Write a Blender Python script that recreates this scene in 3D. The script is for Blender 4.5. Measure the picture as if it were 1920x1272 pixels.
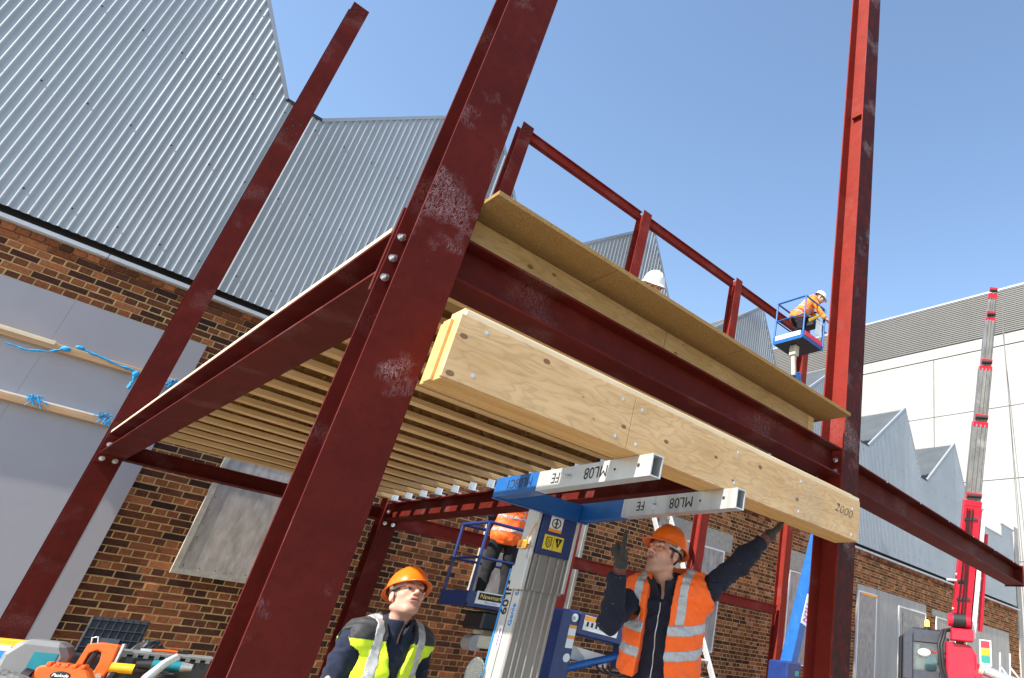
import bpy, bmesh, math, random
import numpy as np
from mathutils import Vector, Matrix
random.seed(7)
RNG = np.random.default_rng(7)
R_ = math.radians
S = bpy.context.scene
COL = S.collection
for o in list(bpy.data.objects): bpy.data.objects.remove(o)

# ------------------------------------------------------------------ camera, sky, sun, exposure
cam = bpy.data.cameras.new('camera'); cam_o = bpy.data.objects.new('camera', cam); COL.objects.link(cam_o)
CAM_R = np.array([[0.62444362, -0.77372076, 0.10689411],
                  [0.40215687, 0.20116654, -0.89319756],
                  [0.66958197, 0.60073972, 0.43677428]])      # rows: image right, image down, view axis
CAM_F, CAM_CX, CAM_CY, CAM_H = 1242.97, 1433.87, 662.93, 1.6
right, down, fwd = (Vector(r) for r in CAM_R)
m = Matrix.Identity(4)
for i in range(3):
    m[i][0] = right[i]; m[i][1] = -down[i]; m[i][2] = -fwd[i]
m[2][3] = CAM_H
cam_o.matrix_world = m
cam.sensor_width = 36; cam.sensor_fit = 'HORIZONTAL'
cam.lens = CAM_F / 1920 * 36
cam.shift_x = (960 - CAM_CX) / 1920
cam.shift_y = (CAM_CY - 636) / 1920
cam.clip_start = 0.05; cam.clip_end = 2000
S.camera = cam_o

SUN_EL, SUN_AZ = 39.0, 5.0            # degrees; azimuth 0 = from -X, positive = from the camera side (-Y)
sdir = Vector((-math.cos(R_(SUN_EL)) * math.cos(R_(SUN_AZ)), -math.cos(R_(SUN_EL)) * math.sin(R_(SUN_AZ)), math.sin(R_(SUN_EL))))
w = bpy.data.worlds.new('World'); S.world = w; w.use_nodes = True
nt = w.node_tree; bg = nt.nodes['Background']
sky = nt.nodes.new('ShaderNodeTexSky'); sky.sky_type = 'NISHITA'; sky.sun_disc = False
sky.sun_elevation = R_(SUN_EL); sky.sun_rotation = math.atan2(sdir.x, sdir.y)
sky.air_density = 1.2; sky.dust_density = 0.35; sky.ozone_density = 1.6
nt.links.new(sky.outputs[0], bg.inputs[0]); bg.inputs[1].default_value = 0.145
sun = bpy.data.lights.new('sun', 'SUN'); sun.energy = 5.0; sun.angle = R_(0.53); sun.color = (1, 0.93, 0.84)
sun_o = bpy.data.objects.new('sun', sun); COL.objects.link(sun_o)
sun_o.rotation_euler = sdir.to_track_quat('Z', 'Y').to_euler(); sun_o.location = (-20, 0, 30)
S.view_settings.view_transform = 'Standard'; S.view_settings.look = 'None'
S.view_settings.exposure = 1.0; S.view_settings.gamma = 1
S.render.engine = 'CYCLES'

# ------------------------------------------------------------------ materials
MATS = {}
def nodes_of(name):
    mt = bpy.data.materials.new(name); mt.use_nodes = True; MATS[name] = mt
    n = mt.node_tree.nodes; l = mt.node_tree.links
    return mt, n, l, n['Principled BSDF']
def N(n, t, **kw):
    x = n.new(t)
    for k, v in kw.items():
        if k.startswith('i_'):
            x.inputs[k[2:].replace('_', ' ')].default_value = v
        else: setattr(x, k, v)
    return x
def coords(n, l, scale=(1, 1, 1), rot=(0, 0, 0), kind='Object'):
    tc = N(n, 'ShaderNodeTexCoord'); mp = N(n, 'ShaderNodeMapping')
    mp.inputs['Scale'].default_value = scale; mp.inputs['Rotation'].default_value = rot
    l.new(tc.outputs[kind], mp.inputs['Vector']); return mp.outputs['Vector']
def noise(n, l, vec, scale, detail=4, rough=.55, dist=0):
    x = N(n, 'ShaderNodeTexNoise'); x.inputs['Scale'].default_value = scale; x.inputs['Detail'].default_value = detail
    x.inputs['Roughness'].default_value = rough; x.inputs['Distortion'].default_value = dist
    l.new(vec, x.inputs['Vector']); return x.outputs['Fac']
def ramp(n, l, fac, stops, interp='LINEAR'):
    x = N(n, 'ShaderNodeValToRGB'); x.color_ramp.interpolation = interp
    e = x.color_ramp.elements
    while len(e) < len(stops): e.new(0.5)
    for k, (p, c) in enumerate(stops):
        e[k].position = p; e[k].color = (*c, 1) if len(c) == 3 else c
    l.new(fac, x.inputs['Fac']); return x.outputs['Color']
def mix(n, l, fac, a, b, mode='MIX'):
    x = N(n, 'ShaderNodeMix', data_type='RGBA', blend_type=mode)
    if isinstance(fac, (int, float)): x.inputs[0].default_value = fac
    else: l.new(fac, x.inputs[0])
    for i, v in ((6, a), (7, b)):
        if isinstance(v, tuple): x.inputs[i].default_value = (*v, 1) if len(v) == 3 else v
        else: l.new(v, x.inputs[i])
    return x.outputs[2]
def bump(n, l, b, h, strength=.3, dist=.01):
    x = N(n, 'ShaderNodeBump'); x.inputs['Strength'].default_value = strength; x.inputs['Distance'].default_value = dist
    l.new(h, x.inputs['Height']); l.new(x.outputs['Normal'], b.inputs['Normal'])
def sc(c, k): return tuple(min(1, v * k) for v in c)
def pmat(name, col, rough=.6, metal=0, var=.18, scale=6, bs=.15, bscale=90, stretch=(1, 1, 1), spec=.5, dirt=None):
    mt, n, l, b = nodes_of(name)
    v = coords(n, l, stretch)
    f = noise(n, l, v, scale, 6, .6)
    c = ramp(n, l, f, [(.3, sc(col, 1 - var)), (.7, sc(col, 1 + var))])
    if dirt:
        f3 = noise(n, l, v, scale * .6, 8, .7, .6)
        c = mix(n, l, ramp(n, l, f3, [(.52, (0, 0, 0)), (.68, (1, 1, 1))]), c, dirt)
    l.new(c, b.inputs['Base Color']); b.inputs['Roughness'].default_value = rough; b.inputs['Metallic'].default_value = metal
    b.inputs['Specular IOR Level'].default_value = spec
    if bs: bump(n, l, b, noise(n, l, v, bscale, 3), bs, .004)
    return mt
def steel_mat(name, col, scuff=.5, mott=.25, scuffcol=(.5, .38, .38), extra_dark=0):
    mt, n, l, b = nodes_of(name)
    v = coords(n, l)
    c = ramp(n, l, noise(n, l, v, 3.5, 8, .65), [(.3, sc(col, 1 - mott)), (.7, sc(col, 1 + mott))])
    c = mix(n, l, ramp(n, l, noise(n, l, v, 26, 5, .7), [(.5, (0, 0, 0)), (.75, (.45,) * 3)]), c, sc(col, .55))
    if extra_dark:
        v2 = coords(n, l, (1, 1, .45))
        c = mix(n, l, ramp(n, l, noise(n, l, v2, 20, 8, .75, 1.2), [(.42, (0, 0, 0)), (.6, (extra_dark,) * 3)]), c, (.022, .012, .012))
    # scuffs: thin broken scratches inside soft patches
    vs = coords(n, l, (9, 9, 3.2), (.3, .5, .4))
    sn = noise(n, l, vs, 6, 6, .72, 2.2)
    thin = ramp(n, l, sn, [(.462, (0, 0, 0)), (.5, (1, 1, 1)), (.538, (0, 0, 0))])
    pat = ramp(n, l, noise(n, l, v, 5.0 if scuff > .9 else 2.6, 3, .5), [(.55, (0, 0, 0)), (.66, (scuff * .75,) * 3)])
    sm = mix(n, l, 1.0, thin, pat, 'MULTIPLY')
    c = mix(n, l, sm, c, scuffcol)
    l.new(c, b.inputs['Base Color']); b.inputs['Roughness'].default_value = .6; b.inputs['Specular IOR Level'].default_value = .1
    bump(n, l, b, noise(n, l, v, 140, 3), .12, .003)
    return mt
def wood_mat(name, c1, c2, axis=0, scale=1, streak=.5, knots=0, dark=(.12, .06, .025)):
    mt, n, l, b = nodes_of(name)
    st = [16, 16, 16]; st[axis] = .9
    v = coords(n, l, tuple(s * scale for s in st))
    f = noise(n, l, v, 1.6, 7, .62, .8)
    c = ramp(n, l, f, [(.28, c1), (.5, tuple((a + d) / 2 for a, d in zip(c1, c2))), (.72, c2)])
    st2 = [60, 60, 60]; st2[axis] = 1.6
    v2 = coords(n, l, tuple(st2))
    f2 = noise(n, l, v2, 2.2, 4, .6)
    c = mix(n, l, ramp(n, l, f2, [(.55, (0, 0, 0)), (.72, (streak,) * 3)]), c, sc(c1, .6))
    c = mix(n, l, ramp(n, l, noise(n, l, coords(n, l), 1.3, 3), [(.4, (0, 0, 0)), (.75, (.35,) * 3)]), c, sc(c1, .75))
    if knots:
        vk = N(n, 'ShaderNodeTexVoronoi'); vk.inputs['Scale'].default_value = knots
        s3 = [1, 1, 1]; s3[axis] = .7
        l.new(coords(n, l, tuple(s3)), vk.inputs['Vector'])
        c = mix(n, l, ramp(n, l, vk.outputs['Distance'], [(.03, (.9,) * 3), (.1, (0, 0, 0))]), c, dark)
    l.new(c, b.inputs['Base Color']); b.inputs['Roughness'].default_value = .75; b.inputs['Specular IOR Level'].default_value = .25
    bump(n, l, b, f2, .25, .002)
    return mt
def ply_mat(name, c1, c2, knotcol=(.13, .07, .04)):
    mt, n, l, b = nodes_of(name)
    v = coords(n, l, (1.1, 1, 4.0))
    nv = N(n, 'ShaderNodeTexNoise'); nv.inputs['Scale'].default_value = 1.5; nv.inputs['Detail'].default_value = 3
    l.new(v, nv.inputs['Vector'])
    # contour lines of a smooth noise give the flowing rotary-cut figure
    mth = N(n, 'ShaderNodeMath', operation='MULTIPLY'); mth.inputs[1].default_value = 17
    l.new(nv.outputs['Fac'], mth.inputs[0])
    fr = N(n, 'ShaderNodeMath', operation='FRACT'); l.new(mth.outputs[0], fr.inputs[0])
    c = ramp(n, l, noise(n, l, v, 2.5, 6, .6), [(.3, c1), (.7, c2)])
    line = ramp(n, l, fr.outputs[0], [(.0, (.32,) * 3), (.14, (.1,) * 3), (.7, (0, 0, 0)), (1, (.3,) * 3)])
    c = mix(n, l, line, c, sc(c1, .42))
    v2 = coords(n, l, (2.2, 40, 60))
    c = mix(n, l, ramp(n, l, noise(n, l, v2, 2.4, 4), [(.52, (0, 0, 0)), (.75, (.5,) * 3)]), c, sc(c1, .6))
    vk = N(n, 'ShaderNodeTexVoronoi'); vk.inputs['Scale'].default_value = 5.5; l.new(coords(n, l, (1, .3, 1.5)), vk.inputs['Vector'])
    c = mix(n, l, ramp(n, l, vk.outputs['Distance'], [(.05, (.85,) * 3), (.075, (.95,) * 3), (.1, (.0,) * 3)]), c, knotcol)
    c = mix(n, l, ramp(n, l, noise(n, l, coords(n, l), 1.8, 5, .7), [(.55, (0, 0, 0)), (.75, (.3,) * 3)]), c, (.36, .33, .3))
    l.new(c, b.inputs['Base Color']); b.inputs['Roughness'].default_value = .7; b.inputs['Specular IOR Level'].default_value = .25
    bump(n, l, b, fr.outputs[0], .08, .002)
    return mt
def flake_mat(name, cols, scale=22, stretch=(1, 2.4, 1)):
    mt, n, l, b = nodes_of(name)
    vk = N(n, 'ShaderNodeTexVoronoi'); vk.inputs['Scale'].default_value = scale; vk.inputs['Randomness'].default_value = 1
    vec = coords(n, l, stretch)
    dn = N(n, 'ShaderNodeTexNoise'); dn.inputs['Scale'].default_value = 9; l.new(vec, dn.inputs['Vector'])
    ad = N(n, 'ShaderNodeVectorMath', operation='MULTIPLY_ADD'); ad.inputs[1].default_value = (.35,) * 3
    l.new(dn.outputs['Color'], ad.inputs[0]); l.new(vec, ad.inputs[2]); l.new(ad.outputs[0], vk.inputs['Vector'])
    sp = N(n, 'ShaderNodeSeparateColor'); l.new(vk.outputs['Color'], sp.inputs[0])
    c = ramp(n, l, sp.outputs[0], [(i / (len(cols) - 1), cc) for i, cc in enumerate(cols)])
    l.new(c, b.inputs['Base Color']); b.inputs['Roughness'].default_value = .8; b.inputs['Specular IOR Level'].default_value = .2
    bump(n, l, b, sp.outputs[0], .4, .003)
    return mt
def brick_mat(name, kind):
    mt, n, l, b = nodes_of(name)
    at = N(n, 'ShaderNodeAttribute', attribute_type=kind, attribute_name='tone')
    c = ramp(n, l, at.outputs['Fac'], [(0, (.03, .015, .014)), (.25, (.075, .027, .017)), (.48, (.16, .052, .023)), (.7, (.25, .085, .036)), (.88, (.36, .13, .055)), (1, (.38, .2, .13))])
    v = coords(n, l)
    geo = N(n, 'ShaderNodeNewGeometry'); 
    mp = N(n, 'ShaderNodeMapping'); l.new(geo.outputs['Position'], mp.inputs['Vector'])
    f = noise(n, l, mp.outputs['Vector'], 38, 6, .7)
    c = mix(n, l, .75, c, ramp(n, l, f, [(.3, (.45,) * 3), (.7, (1.5, 1.45, 1.4))]), 'MULTIPLY')
    f2 = noise(n, l, mp.outputs['Vector'], 9, 5, .7)
    c = mix(n, l, ramp(n, l, f2, [(.6, (0, 0, 0)), (.8, (.4,) * 3)]), c, (.25, .15, .08))
    l.new(c, b.inputs['Base Color']); b.inputs['Roughness'].default_value = .85; b.inputs['Specular IOR Level'].default_value = .2
    bump(n, l, b, f, .5, .006)
    return mt
def attr_mat(name, rough=.6, fuzz=0, var=.12, scale=60, bs=.15, sss=0):
    mt, n, l, b = nodes_of(name)
    at = N(n, 'ShaderNodeAttribute', attribute_name='col')
    v = coords(n, l)
    f = noise(n, l, v, scale, 5, .6)
    c = mix(n, l, 1.0, at.outputs['Color'], ramp(n, l, f, [(.3, (1 - var,) * 3), (.7, (1 + var,) * 3)]), 'MULTIPLY')
    l.new(c, b.inputs['Base Color']); b.inputs['Roughness'].default_value = rough
    if name == 'fleece_cloth':                       # dried plaster specks
        vk = N(n, 'ShaderNodeTexVoronoi'); vk.inputs['Scale'].default_value = 34; l.new(v, vk.inputs['Vector'])
        sp = ramp(n, l, vk.outputs['Distance'], [(.06, (1, 1, 1)), (.11, (0, 0, 0))])
        pt = ramp(n, l, noise(n, l, v, 7, 3), [(.56, (0, 0, 0)), (.66, (.8,) * 3)])
        c = mix(n, l, mix(n, l, 1.0, sp, pt, 'MULTIPLY'), c, (.4, .42, .46))
        l.new(c, b.inputs['Base Color'])
    if fuzz: b.inputs['Sheen Weight'].default_value = fuzz; b.inputs['Sheen Roughness'].default_value = .4
    if sss: b.inputs['Subsurface Weight'].default_value = sss; b.inputs['Subsurface Radius'].default_value = (.012, .005, .003)
    if bs: bump(n, l, b, noise(n, l, v, scale * 4, 3), bs, .003)
    return mt
def glass_mat(name, col=(.8, .9, .88)):
    mt, n, l, b = nodes_of(name)
    b.inputs['Base Color'].default_value = (*col, 1); b.inputs['Roughness'].default_value = .03
    b.inputs['Transmission Weight'].default_value = .92; b.inputs['IOR'].default_value = 1.1
    return mt
def emit_mat(name, col, s):
    mt, n, l, b = nodes_of(name)
    b.inputs['Base Color'].default_value = (*col, 1); b.inputs['Emission Color'].default_value = (*col, 1); b.inputs['Emission Strength'].default_value = s
    return mt

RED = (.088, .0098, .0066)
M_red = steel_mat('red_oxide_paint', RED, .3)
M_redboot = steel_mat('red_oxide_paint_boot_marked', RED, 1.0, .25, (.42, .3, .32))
M_redlit = steel_mat('red_oxide_paint_sunlit', sc(RED, 2.3), .25, .15)  # same paint lightened: sunlight put into the colour of lit web and back steel
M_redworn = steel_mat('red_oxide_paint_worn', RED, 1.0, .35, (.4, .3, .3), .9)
M_joist = wood_mat('joist_timber', (.6, .38, .16), (.8, .57, .3), 0, 1, .4, 1.3)
M_lvl = wood_mat('beam_timber', (.56, .31, .1), (.74, .47, .2), 0, 1, .45, 1.1)
M_pale = wood_mat('planed_timber', (.62, .5, .33), (.78, .67, .48), 0, 1, .3)
M_batten = wood_mat('batten_timber', (.45, .26, .13), (.62, .42, .26), 0, 1, .5, 2.2)
M_ply = ply_mat('plywood_face', (.55, .335, .15), (.7, .47, .25), (.16, .075, .04))
M_ply2 = ply_mat('plywood_rim', (.42, .26, .1), (.56, .375, .18))
M_osb = flake_mat('osb_board', [(.12, .06, .018), (.26, .14, .045), (.19, .1, .03), (.34, .2, .075)], 20)
M_chip = flake_mat('chipboard', [(.22, .125, .04), (.32, .195, .07), (.26, .155, .055), (.38, .24, .1)], 150, (1, 1, 1))
M_clad = pmat('corrugated_steel', (.33, .36, .385), .5, .1, .07, 1.5, .05, 60, spec=.5)
M_roof = pmat('weathered_roof_sheet', (.075, .085, .09), .6, 0, .15, 1.5, .05, 60)
M_trim = pmat('flashing_steel', (.3, .33, .36), .4, .2, .06, 3, 0)
M_guttershade = pmat('black_gutter_and_shade', (.02, .021, .022), .6, 0, .2, 4, 0)  # valley gutters, and the painted shadow gap below the cladding
M_strip = pmat('white_drip_strip', (.62, .65, .7), .5, 0, .06, 3, 0)
M_brickA = brick_mat('brick_single', 'OBJECT'); M_brickB = brick_mat('brick_joined', 'GEOMETRY')
M_mortar = pmat('mortar', (.5, .33, .14), .95, 0, .35, 9, .6, 220)
M_board = pmat('grey_board', (.36, .345, .37), .7, 0, .06, 1.2, .1, 200)
M_wboard = pmat('weathered_board', (.36, .325, .295), .8, 0, .3, 16, .3, 160, (1, 1, .3))
M_grpanel = pmat('grey_sheeting', (.36, .345, .325), .75, 0, .14, 2.5, .2, 90, (2.5, 2.5, .3), dirt=(.29, .27, .25))
M_lintel = pmat('concrete', (.36, .33, .28), .9, 0, .18, 14, .4, 120)
M_asph = pmat('yard_concrete', (.3, .275, .235), .95, 0, .3, 2, .5, 160)
M_white = pmat('white_wall_panel', (.31, .303, .29), .7, 0, .05, .35, 0, (1, 1, .4), dirt=(.26, .25, .235))
M_siding = pmat('pale_siding', (.13, .127, .12), .6, 0, .06, .5, 0)
M_dark = pmat('dark_gap', (.03, .03, .03), .9, 0, .1, 4, 0)
M_galv = pmat('galvanised_steel', (.62, .64, .66), .38, .7, .15, 40, .05, 90)
M_bolt = pmat('zinc_bolt', (.7, .72, .74), .3, .8, .1, 40, 0)
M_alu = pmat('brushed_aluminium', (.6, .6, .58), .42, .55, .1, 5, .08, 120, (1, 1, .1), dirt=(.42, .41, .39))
M_alushade = pmat('aluminium_in_shade', (.3, .285, .265), .5, .5, .15, 5, .08, 120, (1, 1, .1))  # aluminium darkened, shade on the front of the mast put into its colour
M_blue = pmat('blue_lift_paint', (.008, .095, .32), .38, 0, .14, 8, .06, 60, dirt=(.02, .12, .32))
M_blue2 = pmat('dark_blue_lift_paint', (.012, .032, .14), .4, 0, .2, 8, .06, 60)
M_black = pmat('black_rubber', (.012, .012, .013), .6, 0, .3, 12, .1, 80)
M_blackpl = pmat('black_plastic', (.018, .019, .022), .45, 0, .25, 20, .1, 60)
M_ink = pmat('black_ink', (.012, .012, .014), .7, 0, .1, 9, 0)
M_label = pmat('white_label', (.78, .78, .76), .5, 0, .05, 9, 0)
M_yel = pmat('yellow_label', (.8, .62, .03), .5, 0, .06, 9, 0)
M_oran = pmat('orange_label', (.85, .33, .03), .5, 0, .06, 9, 0)
M_bluetx = pmat('blue_lettering', (.02, .23, .62), .5, 0, .06, 9, 0)
M_mag = pmat('magenta_lettering', (.5, .03, .25), .5, 0, .06, 9, 0)
M_lil = pmat('lilac_lettering', (.5, .46, .75), .5, 0, .06, 9, 0)
M_gold = pmat('gold_lettering', (.75, .5, .12), .5, 0, .06, 9, 0)
M_crane = pmat('red_crane_paint', (.62, .012, .035), .3, 0, .1, 6, .03, 60, dirt=(.5, .02, .04))
M_boomg = pmat('boom_grey', (.2, .2, .195), .55, .2, .3, 6, .1, 60, (1, 1, .3), dirt=(.36, .35, .33))
M_cab = pmat('cab_grey_plastic', (.045, .052, .066), .45, 0, .15, 10, .08, 90)
M_cream = pmat('cream_paint', (.5, .47, .38), .5, 0, .12, 6, 0)
M_glass = glass_mat('cab_glass')
M_beacon = emit_mat('amber_beacon', (1, .42, .03), 5)
M_lred = pmat('lens_red', (.7, .03, .05), .25, 0, .05, 9, 0)
M_lamb = pmat('lens_amber', (.9, .35, .02), .25, 0, .05, 9, 0)
M_lgrn = pmat('lens_green', (.02, .25, .2), .25, 0, .05, 9, 0)
M_orgun = pmat('orange_tool_plastic', (.85, .12, .015), .4, 0, .08, 12, .04, 90)
M_teal = pmat('teal_tool_plastic', (.01, .2, .25), .4, 0, .1, 12, .04, 90)
M_ytool = pmat('yellow_tool_plastic', (.8, .45, .02), .4, 0, .1, 12, .04, 90)
M_milky = pmat('milky_plastic', (.2, .205, .205), .4, 0, .08, 7, .1, 20)
M_rope = pmat('blue_rope', (.01, .3, .62), .7, 0, .25, 40, .5, 160)
M_skin = attr_mat('skin', .55, 0, .14, 120, .3, 0)
M_cloth = attr_mat('fleece_cloth', .95, .02, .25, 55, .5)
M_vest = attr_mat('hivis_cloth', .7, .1, .07, 30, .2)
M_refl = pmat('reflective_tape', (.42, .43, .44), .45, .3, .1, 60, .1, 200)
M_hatO = pmat('orange_helmet_shell', (.9, .16, .008), .28, 0, .06, 14, .02, 60)
M_hatW = pmat('white_helmet_shell', (.82, .82, .81), .3, 0, .03, 14, 0)
M_glove = attr_mat('work_glove', .85, .1, .25, 70, .5)
M_spatter = pmat('white_spatter', (.7, .72, .75), .8, 0, .1, 9, 0)

# ------------------------------------------------------------------ mesh helpers
class MB:
    def __init__(s): s.v = []; s.f = []; s.m = []; s.sm = []
    def add(s, vs, fs, mi=0, smooth=False):
        b = len(s.v); s.v += [tuple(map(float, p)) for p in vs]
        for f in fs: s.f.append(tuple(b + i for i in f)); s.m.append(mi); s.sm.append(smooth)
        return s
    def box(s, p0, p1, mi=0):
        x0, y0, z0 = (min(a, b) for a, b in zip(p0, p1)); x1, y1, z1 = (max(a, b) for a, b in zip(p0, p1))
        return s.add([(x0, y0, z0), (x1, y0, z0), (x1, y1, z0), (x0, y1, z0), (x0, y0, z1), (x1, y0, z1), (x1, y1, z1), (x0, y1, z1)],
                     [(0, 3, 2, 1), (4, 5, 6, 7), (0, 1, 5, 4), (1, 2, 6, 5), (2, 3, 7, 6), (3, 0, 4, 7)], mi)
    def bar(s, a, b, w, h, up=(0, 0, 1), mi=0):       # rectangular bar from a to b, w sideways, h along up
        a = Vector(a); b = Vector(b); d = (b - a).normalized(); up = Vector(up)
        if abs(d.dot(up)) > .98: up = Vector((0, 1, 0))
        sd = d.cross(up).normalized(); u = sd.cross(d)
        vs = [p + sd * (i * w / 2) + u * (j * h / 2) for p in (a, b) for i, j in ((-1, -1), (1, -1), (1, 1), (-1, 1))]
        return s.add(vs, [(0, 1, 2, 3), (7, 6, 5, 4), (0, 4, 5, 1), (1, 5, 6, 2), (2, 6, 7, 3), (3, 7, 4, 0)], mi)
    def cyl(s, a, b, r0, r1=None, n=14, mi=0, cap=True, smooth=True):
        r1 = r0 if r1 is None else r1
        a = Vector(a); b = Vector(b); d = (b - a).normalized()
        t = Vector((0, 0, 1)) if abs(d.z) < .9 else Vector((1, 0, 0))
        x = d.cross(t).normalized(); y = d.cross(x)
        vs = []
        for p, r in ((a, r0), (b, r1)):
            for k in range(n):
                an = 2 * math.pi * k / n; vs.append(p + x * (r * math.cos(an)) + y * (r * math.sin(an)))
        s.add(vs, [(k, n + k, n + (k + 1) % n, (k + 1) % n) for k in range(n)], mi, smooth)
        if cap:
            s.add(vs[:n], [tuple(range(n))], mi); s.add(vs[n:], [tuple(reversed(range(n)))], mi)
        return s
    def tube(s, pts, r, n=8, mi=0):
        pts = [Vector(p) for p in pts]; rings = []
        t = (pts[1] - pts[0]).normalized(); up = Vector((0, 0, 1)) if abs(t.z) < .9 else Vector((1, 0, 0))
        x = t.cross(up).normalized()
        for i, p in enumerate(pts):
            t = (pts[min(i + 1, len(pts) - 1)] - pts[max(i - 1, 0)]).normalized()
            x = (x - t * x.dot(t)).normalized(); y = t.cross(x)
            rr = r[i] if isinstance(r, (list, tuple)) else r
            rings.append([p + x * (rr * math.cos(2 * math.pi * k / n)) + y * (rr * math.sin(2 * math.pi * k / n)) for k in range(n)])
        vs = [v for rg in rings for v in rg]
        fs = [(i * n + k, i * n + (k + 1) % n, (i + 1) * n + (k + 1) % n, (i + 1) * n + k) for i in range(len(pts) - 1) for k in range(n)]
        s.add(vs, fs, mi, True)
        s.add(rings[0], [tuple(reversed(range(n)))], mi); s.add(rings[-1], [tuple(range(n))], mi)
        return s
    def prism(s, prof, a, ex, ey, ez, mi=0):           # convex polygon prof in plane (ex,ey) at a, extruded by ez
        a = Vector(a); ex = Vector(ex); ey = Vector(ey); ez = Vector(ez); n = len(prof)
        vs = [a + ex * p[0] + ey * p[1] for p in prof] + [a + ex * p[0] + ey * p[1] + ez for p in prof]
        s.add(vs, [tuple(reversed(range(n))), tuple(range(n, 2 * n))] + [(k, (k + 1) % n, n + (k + 1) % n, n + k) for k in range(n)], mi)
        return s
    def isec(s, a, b, up, D=.2032, W=.2036, tf=.011, tw=.0075, mi=0):   # I section; flanges are square to `up`
        a = Vector(a); b = Vector(b); d = (b - a).normalized(); up = Vector(up); up = (up - d * up.dot(d)).normalized(); sd = d.cross(up)
        w, h, t = W / 2, D / 2, tw / 2
        pr = [(-w, -h), (w, -h), (w, -h + tf), (t, -h + tf), (t, h - tf), (w, h - tf), (w, h), (-w, h), (-w, h - tf), (-t, h - tf), (-t, -h + tf), (-w, -h + tf)]
        vs = [a + sd * p[0] + up * p[1] for p in pr] + [b + sd * p[0] + up * p[1] for p in pr]
        caps = [(0, 1, 2, 3, 10, 11), (3, 4, 9, 10), (4, 5, 6, 7, 8, 9)]
        fs = [(k, (k + 1) % 12, 12 + (k + 1) % 12, 12 + k) for k in range(12)] + [tuple(reversed(c)) for c in caps] + [tuple(12 + i for i in c) for c in caps]
        return s.add(vs, fs, mi)
    def sphere(s, c, r, mi=0, n=12, k=8, sx=(1, 1, 1)):
        c = Vector(c); vs = []; fs = []
        for i in range(k + 1):
            th = math.pi * i / k
            for j in range(n):
                ph = 2 * math.pi * j / n
                vs.append((c.x + r * sx[0] * math.sin(th) * math.cos(ph), c.y + r * sx[1] * math.sin(th) * math.sin(ph), c.z + r * sx[2] * math.cos(th)))
        for i in range(k):
            for j in range(n): fs.append((i * n + j, (i + 1) * n + j, (i + 1) * n + (j + 1) % n, i * n + (j + 1) % n))
        return s.add(vs, fs, mi, True)
    def xf(s, M, start=0):
        for i in range(start, len(s.v)): s.v[i] = tuple(M @ Vector(s.v[i]))
        return s
    def build(s, name, mats, parent=None, loc=None, bevel=0, org=None):
        """verts are in the frame of the parent (or world minus org); loc moves the object and keeps the verts where they are"""
        me = bpy.data.meshes.new(name)
        off = Vector(org) if org is not None else Vector((0, 0, 0))
        if loc is not None: off = off + Vector(loc) - (Vector(org) if org is not None else Vector((0, 0, 0)))
        me.from_pydata([tuple(Vector(v) - off) for v in s.v], [], s.f)
        mats = mats if isinstance(mats, (list, tuple)) else [mats]
        for mt in mats: me.materials.append(mt)
        me.polygons.foreach_set('material_index', s.m); me.polygons.foreach_set('use_smooth', s.sm); me.update()
        o = bpy.data.objects.new(name, me); COL.objects.link(o)
        if parent is not None: o.parent = parent
        if loc is not None and parent is None: o.location = loc
        if bevel:
            b = o.modifiers.new('bevel', 'BEVEL'); b.width = bevel; b.segments = 1; b.limit_method = 'ANGLE'; b.angle_limit = R_(40)
        return o
def tag(o, label, cat=None, group=None, kind=None):
    if label: o['label'] = label
    if cat: o['category'] = cat
    if group: o['group'] = group
    if kind: o['kind'] = kind
    return o
def thing(name, label, cat, loc=(0, 0, 0), rotz=0, group=None):
    o = bpy.data.objects.new(name, None); COL.objects.link(o); o.location = loc; o.rotation_euler = (0, 0, rotz)
    o.empty_display_size = .2
    return tag(o, label, cat, group, 'thing')
def org_of(o):
    v = Vector((0, 0, 0))
    while o is not None: v = v + o.location; o = o.parent
    return tuple(v)
def part(mb, name, mats, root, bevel=0):      # world-coordinate verts under an unrotated root
    return mb.build(name, mats, root, org=org_of(root), bevel=bevel)
def link_copy(o, parent, loc=None):
    c = o.copy(); COL.objects.link(c); c.parent = parent
    if loc is not None: c.location = loc
    return c
def text_part(name, body, size, o, ex, ey, mat, parent, org=(0, 0, 0), align='LEFT', thick=.0008, shear=0, width=None, bold=0):
    cu = bpy.data.curves.new('t', 'FONT'); cu.body = body; cu.size = size; cu.align_x = align; cu.shear = shear; cu.offset = bold
    cu.resolution_u = 3
    to = bpy.data.objects.new('t', cu); COL.objects.link(to)
    dg = bpy.context.evaluated_depsgraph_get()
    me = bpy.data.meshes.new_from_object(to.evaluated_get(dg))
    bpy.data.objects.remove(to); bpy.data.curves.remove(cu)
    n = len(me.vertices); co = np.empty(n * 3); me.vertices.foreach_get('co', co); co = co.reshape(-1, 3)
    if width: co[:, 0] *= width / max(1e-6, co[:, 0].max() - co[:, 0].min())
    ex = np.array(Vector(ex).normalized()); ey = np.array(Vector(ey).normalized()); nz = np.cross(ex, ey)
    w_ = np.array(o) + co[:, :1] * ex + co[:, 1:2] * ey + nz * thick - np.array(org)
    me.vertices.foreach_set('co', w_.ravel()); me.update(); me.name = name
    me.materials.clear(); me.materials.append(mat)
    ob = bpy.data.objects.new(name, me); COL.objects.link(ob); ob.parent = parent
    return ob
def project(p):
    v = CAM_R @ (np.asarray(p, float) - np.array([0, 0, CAM_H]))
    return CAM_F * v[0] / v[2] + CAM_CX, CAM_F * v[1] / v[2] + CAM_CY, v[2]

# ------------------------------------------------------------------ ground
g = MB(); g.box((-300, -300, -.5), (300, 300, 0))
tag(g.build('ground', M_asph), None, kind='structure')

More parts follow.
